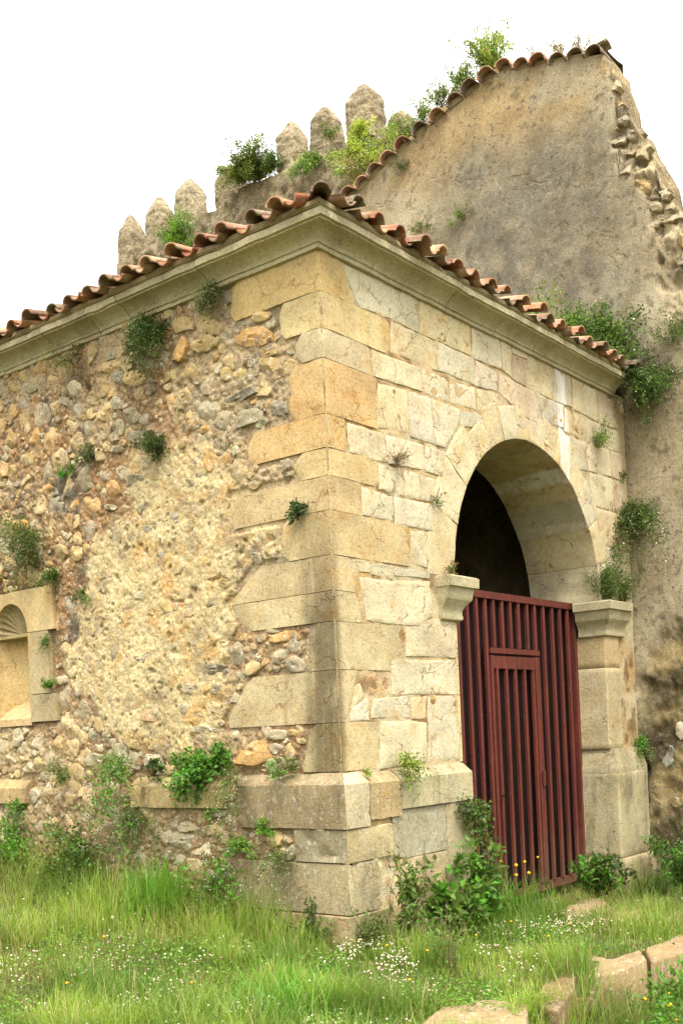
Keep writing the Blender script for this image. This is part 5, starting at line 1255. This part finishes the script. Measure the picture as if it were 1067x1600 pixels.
plant('dry_plant', 'thin bare stems on the eaves against the white sky', 'plant', (-.15, 3.0, 5.72), (0, 0, 1), .34, 5, 24, .02, .008, (PNKF, OLV), spread=.25, dry=True, stem_r=.002)
# --- at the foot of the walls
def gp(x, y): return (x, y, float(ground_z(np.array([x]), np.array([y]))[0]))
def gy(px, y): x, z = on_y(px, y); return gp(x, y)
def gx_(px, x): y, z = on_x(px, x); return gp(x, y)
plant('nettle', 'dark broad leaved weed clump in front of the plinth left of the gate', 'plant', gy((700, 1430), -.42), (0, -.3, 1), .42, 30, 520, .08, .045, (MDG, c8(104, 132, 58), BRG), spread=.45, upw=.9, clump=.17, stem_r=.004, t0=.08, droopleaf=.3)
plant('nettle', 'tall thin purple stemmed weed by the corner plinth', 'plant', gy((628, 1450), -.40), (0, -.2, 1), .68, 9, 240, .06, .026, (MDG, OLV), spread=.2, upw=1.6, clump=.1, stem_r=.004, droopleaf=.3, dry=True)
plant('nettle', 'upright leafy weed leaning on the gate jamb', 'plant', gy((745, 1400), -.30), (0, -.2, 1), .60, 14, 420, .065, .032, (MDG, BRG), spread=.3, upw=1.2, clump=.13, stem_r=.004, droopleaf=.2)
plant('weed', 'small green weed at the foot of the corner stones', 'plant', gy((574, 1450), -.18), (0, -.2, 1), .36, 12, 300, .03, .012, (MDG, OLV), spread=.35, upw=1.1, clump=.15)
plant('weed', 'leafy weed at the foot of the side wall near the corner', 'plant', gx_((478, 1465), -.2), (-.2, 0, 1), .30, 12, 280, .036, .02, (MDG, DKG), spread=.5, clump=.2)
plant('weed', 'leafy flowering weed before the side wall, left of the corner blocks', 'plant', gx_((345, 1440), -.22), (-.2, 0, 1), .50, 22, 700, .036, .02, (MDG, BRG, OLV), spread=.5, clump=.18, flower=WPK, nfl=30, fr_=.006)
plant('ivy', 'ivy mound against the side wall below the plinth', 'bush', gx_((120, 1400), -.2), (-.4, 0, 1), .50, 26, 1100, .036, .024, (DKG, MDG), spread=.75, clump=.2, flower=WPK, nfl=24, fr_=.006)
plant('ivy', 'leafy green mound at the far left foot of the side wall', 'bush', gx_((20, 1370), -.2), (-.4, 0, 1), .55, 22, 800, .04, .022, (MDG, BRG), spread=.7, clump=.2)
plant('weed', 'dense leafy bush at the right foot of the gate', 'bush', gy((925, 1385), -.15), (0, -.3, 1), .42, 26, 800, .055, .03, (MDG, DKG, BRG), spread=.5, upw=.9, clump=.17, stem_r=.004)
plant('weed', 'leafy bush between the right pier and the church wall', 'bush', gp(5.15, -.55), (0, -.2, 1), .55, 22, 900, .05, .024, (MDG, BRG, DKG), spread=.5, upw=.9, clump=.17)
plant('weed', 'thin branching weed with reddish stems in the clover', 'plant', gp(-.35, -1.15), (0, 0, 1), .42, 9, 120, .03, .014, (OLV, MDG), spread=.4, upw=.9, dry=True, stem_r=.003)
plant('weed', 'leafy weed clump below the slabs at the bottom right', 'plant', gp(.55, -2.25), (0, 0, 1), .40, 20, 600, .045, .022, (BRG, MDG), spread=.6, clump=.18)
plant('weed', 'dark weed growing against the edging wall at the right', 'plant', gp(1.5, -2.15), (0, 0, 1), .42, 18, 480, .036, .014, (OLV, DKG), spread=.5, clump=.18)
plant('weed', 'yellow flowered weed at the bottom right corner', 'plant', gp(.05, -2.45), (0, 0, 1), .34, 14, 380, .04, .02, (MDG, BRG), spread=.5, clump=.18, flower=YELF, nfl=7, fr_=.012)
tuft('grass_tuft', 'tall grass tuft with yellow flowers in front of the gate', gy((800, 1420), -.35), .62, 420, (BRG, LTG, MDG), .42, .008, 'grass', YELF, 9, .016)
tuft('grass_tuft', 'tall bright grass tuft before the side wall', gx_((255, 1430), -.35), .66, 460, (BRG, LTG), .40, .011)
tuft('grass_tuft', 'coarse bright grass tuft in the foreground lawn', gp(-1.55, -.75), .40, 340, (LTG, BRG), .42, .010)
tuft('grass_tuft', 'dark spiky grass tuft near the right pier', gp(4.55, -.55), .40, 120, (DKG, MDG), .22, .010)
tuft('grass_tuft', 'thin dry grass stalks on the path before the gate', gp(2.9, -.75), .45, 26, (DRY, c8(190, 170, 110)), .35, .005)

# ================================================================== lawn
rs = np.random.default_rng(21)
def scatter(n, rmin=4.6, rmax=15.5, half=34):
    a = np.radians(rs.uniform(-half, half, n)); u = rs.random(n); r = 1 / (1 / rmin + (1 / rmax - 1 / rmin) * u) if False else rmin * (rmax / rmin) ** u
    fx, fy = CF[0], CF[1]; rx_, ry_ = fy, -fx
    x = CAM[0] + r * (np.cos(a) * fx + np.sin(a) * rx_); y = CAM[1] + r * (np.cos(a) * fy + np.sin(a) * ry_)
    ok = ~((x > -0.10) & (y > -0.10)) & (x < WX - .05)
    return x[ok], y[ok]
SLABS = [o for o in bpy.data.objects if o.name.startswith('stone_slab')]
spoly = []
for o in SLABS:
    v = np.array([tuple(w_.co) for w_ in o.data.vertices])[:, :2] + np.array(o.location)[:2]; v = v[-len(v) // 7 * 4:]
    spoly.append((v.min(0), v.max(0), v.mean(0)))
def off_slab(x, y, m=0.0):
    k = np.ones(len(x), bool)
    for a, b, c in spoly:
        h = (b - a) / 2 * 0.60; k &= (((x - c[0]) / h[0]) ** 2 + ((y - c[1]) / h[1]) ** 2) > 1.0 - m
    return k
x, y = scatter(330000)
q = np.c_[x, y, x * 0]
den = 0.45 + 0.55 * sst(-0.45, 0.15, fbm(q, 1.1, 200, 4))
path = sst(0.55, 0.1, np.hypot((x - 3.0) / 1.5, (y + 0.55) / 0.6)); den = den * (1 - 0.75 * path)
keep = (rs.random(len(x)) < den) & off_slab(x, y); x, y, q = x[keep], y[keep], q[keep]
n = len(x)
wall = sst(1.3, 0.15, -x) * sst(0.2, 0.8, y)
tall = sst(0.0, 0.4, fbm(q, 1.5, 210, 4)) * 0.16 + wall * 0.26 + sst(0.55, 0.1, -y) * sst(0.3, 1.0, x) * 0.12 + sst(-1.75, -2.1, y) * 0.12
h = (0.06 + tall * 1.25) * rs.uniform(0.4, 1.5, n)
a = rs.uniform(0, 2 * math.pi, n); bend = np.clip(rs.normal(0.5, 0.28, n), 0.05, 1.2)
V, Fc = blades(np.c_[x, y, ground_z(x, y) - 0.005], a, h, bend, rs.uniform(0.003, 0.0065, n))
t1 = sst(-0.3, 0.35, fbm(q, 1.6, 220, 4))[:, None]; t2 = sst(0.1, 0.45, fbm(q, 0.9, 230, 4))[:, None] * 0.55
gc = c8(108, 140, 54) * (1 - t1) + c8(152, 174, 72) * t1; gc = gc * (1 - t2) + c8(150, 138, 88) * t2
gc = gc * rs.uniform(0.7, 1.3, (n, 1)); dd = rs.random(n) < 0.09; gc[dd] = c8(186, 166, 116)
tag(obj('grass', V, Fc, M['grass'], None, col=np.repeat(np.clip(gc, 0, .8), 7, 0), smooth=False), 'rough green lawn grass in front of the building', 'grass', kind='stuff')
# clover leaves and small ground cover
x, y = scatter(150000); q = np.c_[x, y, x * 0]
keep = (rs.random(len(x)) < sst(-0.25, 0.2, fbm(q, 1.4, 240, 4))) & off_slab(x, y, .1); x, y = x[keep], y[keep]; n = len(x)
P = np.c_[x, y, ground_z(x, y) + rs.uniform(0.01, 0.11, n)]; D = np.c_[rs.normal(size=(n, 2)), rs.uniform(-.2, .4, n)]
V, Fc = leaf_geo(P, D, np.tile(UP, (n, 1)) + rs.normal(size=(n, 3)) * .3, rs.uniform(.014, .034, n), rs.uniform(.010, .024, n))
gc = np.array([BRG, MDG, LTG])[rs.integers(0, 3, n)] * rs.uniform(.75, 1.25, (n, 1))
tag(obj('clover_leaves', V, Fc, M['leaf'], None, col=np.repeat(gc, 4, 0), smooth=False), 'low clover leaves spread through the lawn', 'clover', kind='stuff')
# clover flower heads
x, y = scatter(64000, 4.8, 11); q = np.c_[x, y, x * 0]
near = np.exp(-((x + .55) / .9) ** 2 - ((y + .75) / .7) ** 2) + .8 * np.exp(-((x - 1.0) / .9) ** 2 - ((y + 1.05) / .45) ** 2) + .5 * np.exp(-((x + 2.2) / .8) ** 2 - ((y - .3) / 1.0) ** 2) + .05
keep = (rs.random(len(x)) < 0.62 * near * sst(-0.05, 0.25, fbm(q, 3.1, 250, 3))) & off_slab(x, y); x, y = x[keep], y[keep]; n = len(x)
P = np.c_[x, y, ground_z(x, y) + rs.uniform(.07, .17, n)]
fc = c8(236, 226, 206)[None] * rs.uniform(.8, 1.1, (n, 1)); pk = rs.random(n) < .3; fc[pk] = c8(222, 190, 176)
tag(heads(P, rs.uniform(.004, .0088, n), np.clip(fc, 0, .85), 'clover_flowers', None), 'white clover flower heads scattered through the lawn', 'flowers', kind='stuff')
# yellow flowers
hv, hf = IV * np.array([.013, .013, .008]), IF
fm = mesh('flower_head', hv, np.array(hf), M['petal'], True, np.repeat(c8(246, 190, 30)[None], 12, 0))
YF = (((106, 1556), 'yellow flower near the bottom left of the lawn'), ((165, 1505), 'yellow flower in the left lawn above the lowest one'), ((300, 1545), 'yellow flower in the middle of the left lawn'),
      ((562, 1482), 'yellow flower just before the corner of the building'), ((605, 1492), 'yellow flower in the clover right of the corner'), ((640, 1535), 'yellow flower in the clover above the bottom slab'),
      ((668, 1500), 'yellow flower left of the broad leaved clump'), ((700, 1498), 'yellow flower right in front of the broad leaved clump'), ((744, 1470), 'yellow flower in the clover before the gate jamb'),
      ((798, 1440), 'yellow flower in the grass before the gate tuft'), ((857, 1472), 'yellow flower near the long slab'), ((888, 1446), 'yellow flower beside the step stone nearest the gate'))
for px, lb in YF:
    gx0, gy0 = on_z(px, .06); g0 = gp(gx0, gy0)
    e = tag(empty('yellow_flower', g0), lb, 'flower', 'yellow flowers in the lawn')
    hh_ = .16
    obj('stem', *tubes([np.array([g0, (g0[0] + .01, g0[1], g0[2] + hh_ / 2), (g0[0], g0[1], g0[2] + hh_)])], .002, .0015), M['stem_green'], e)
    o = link('flower_head', fm, e, None, (0, 0, hh_)); WORLD[o.name] = g0
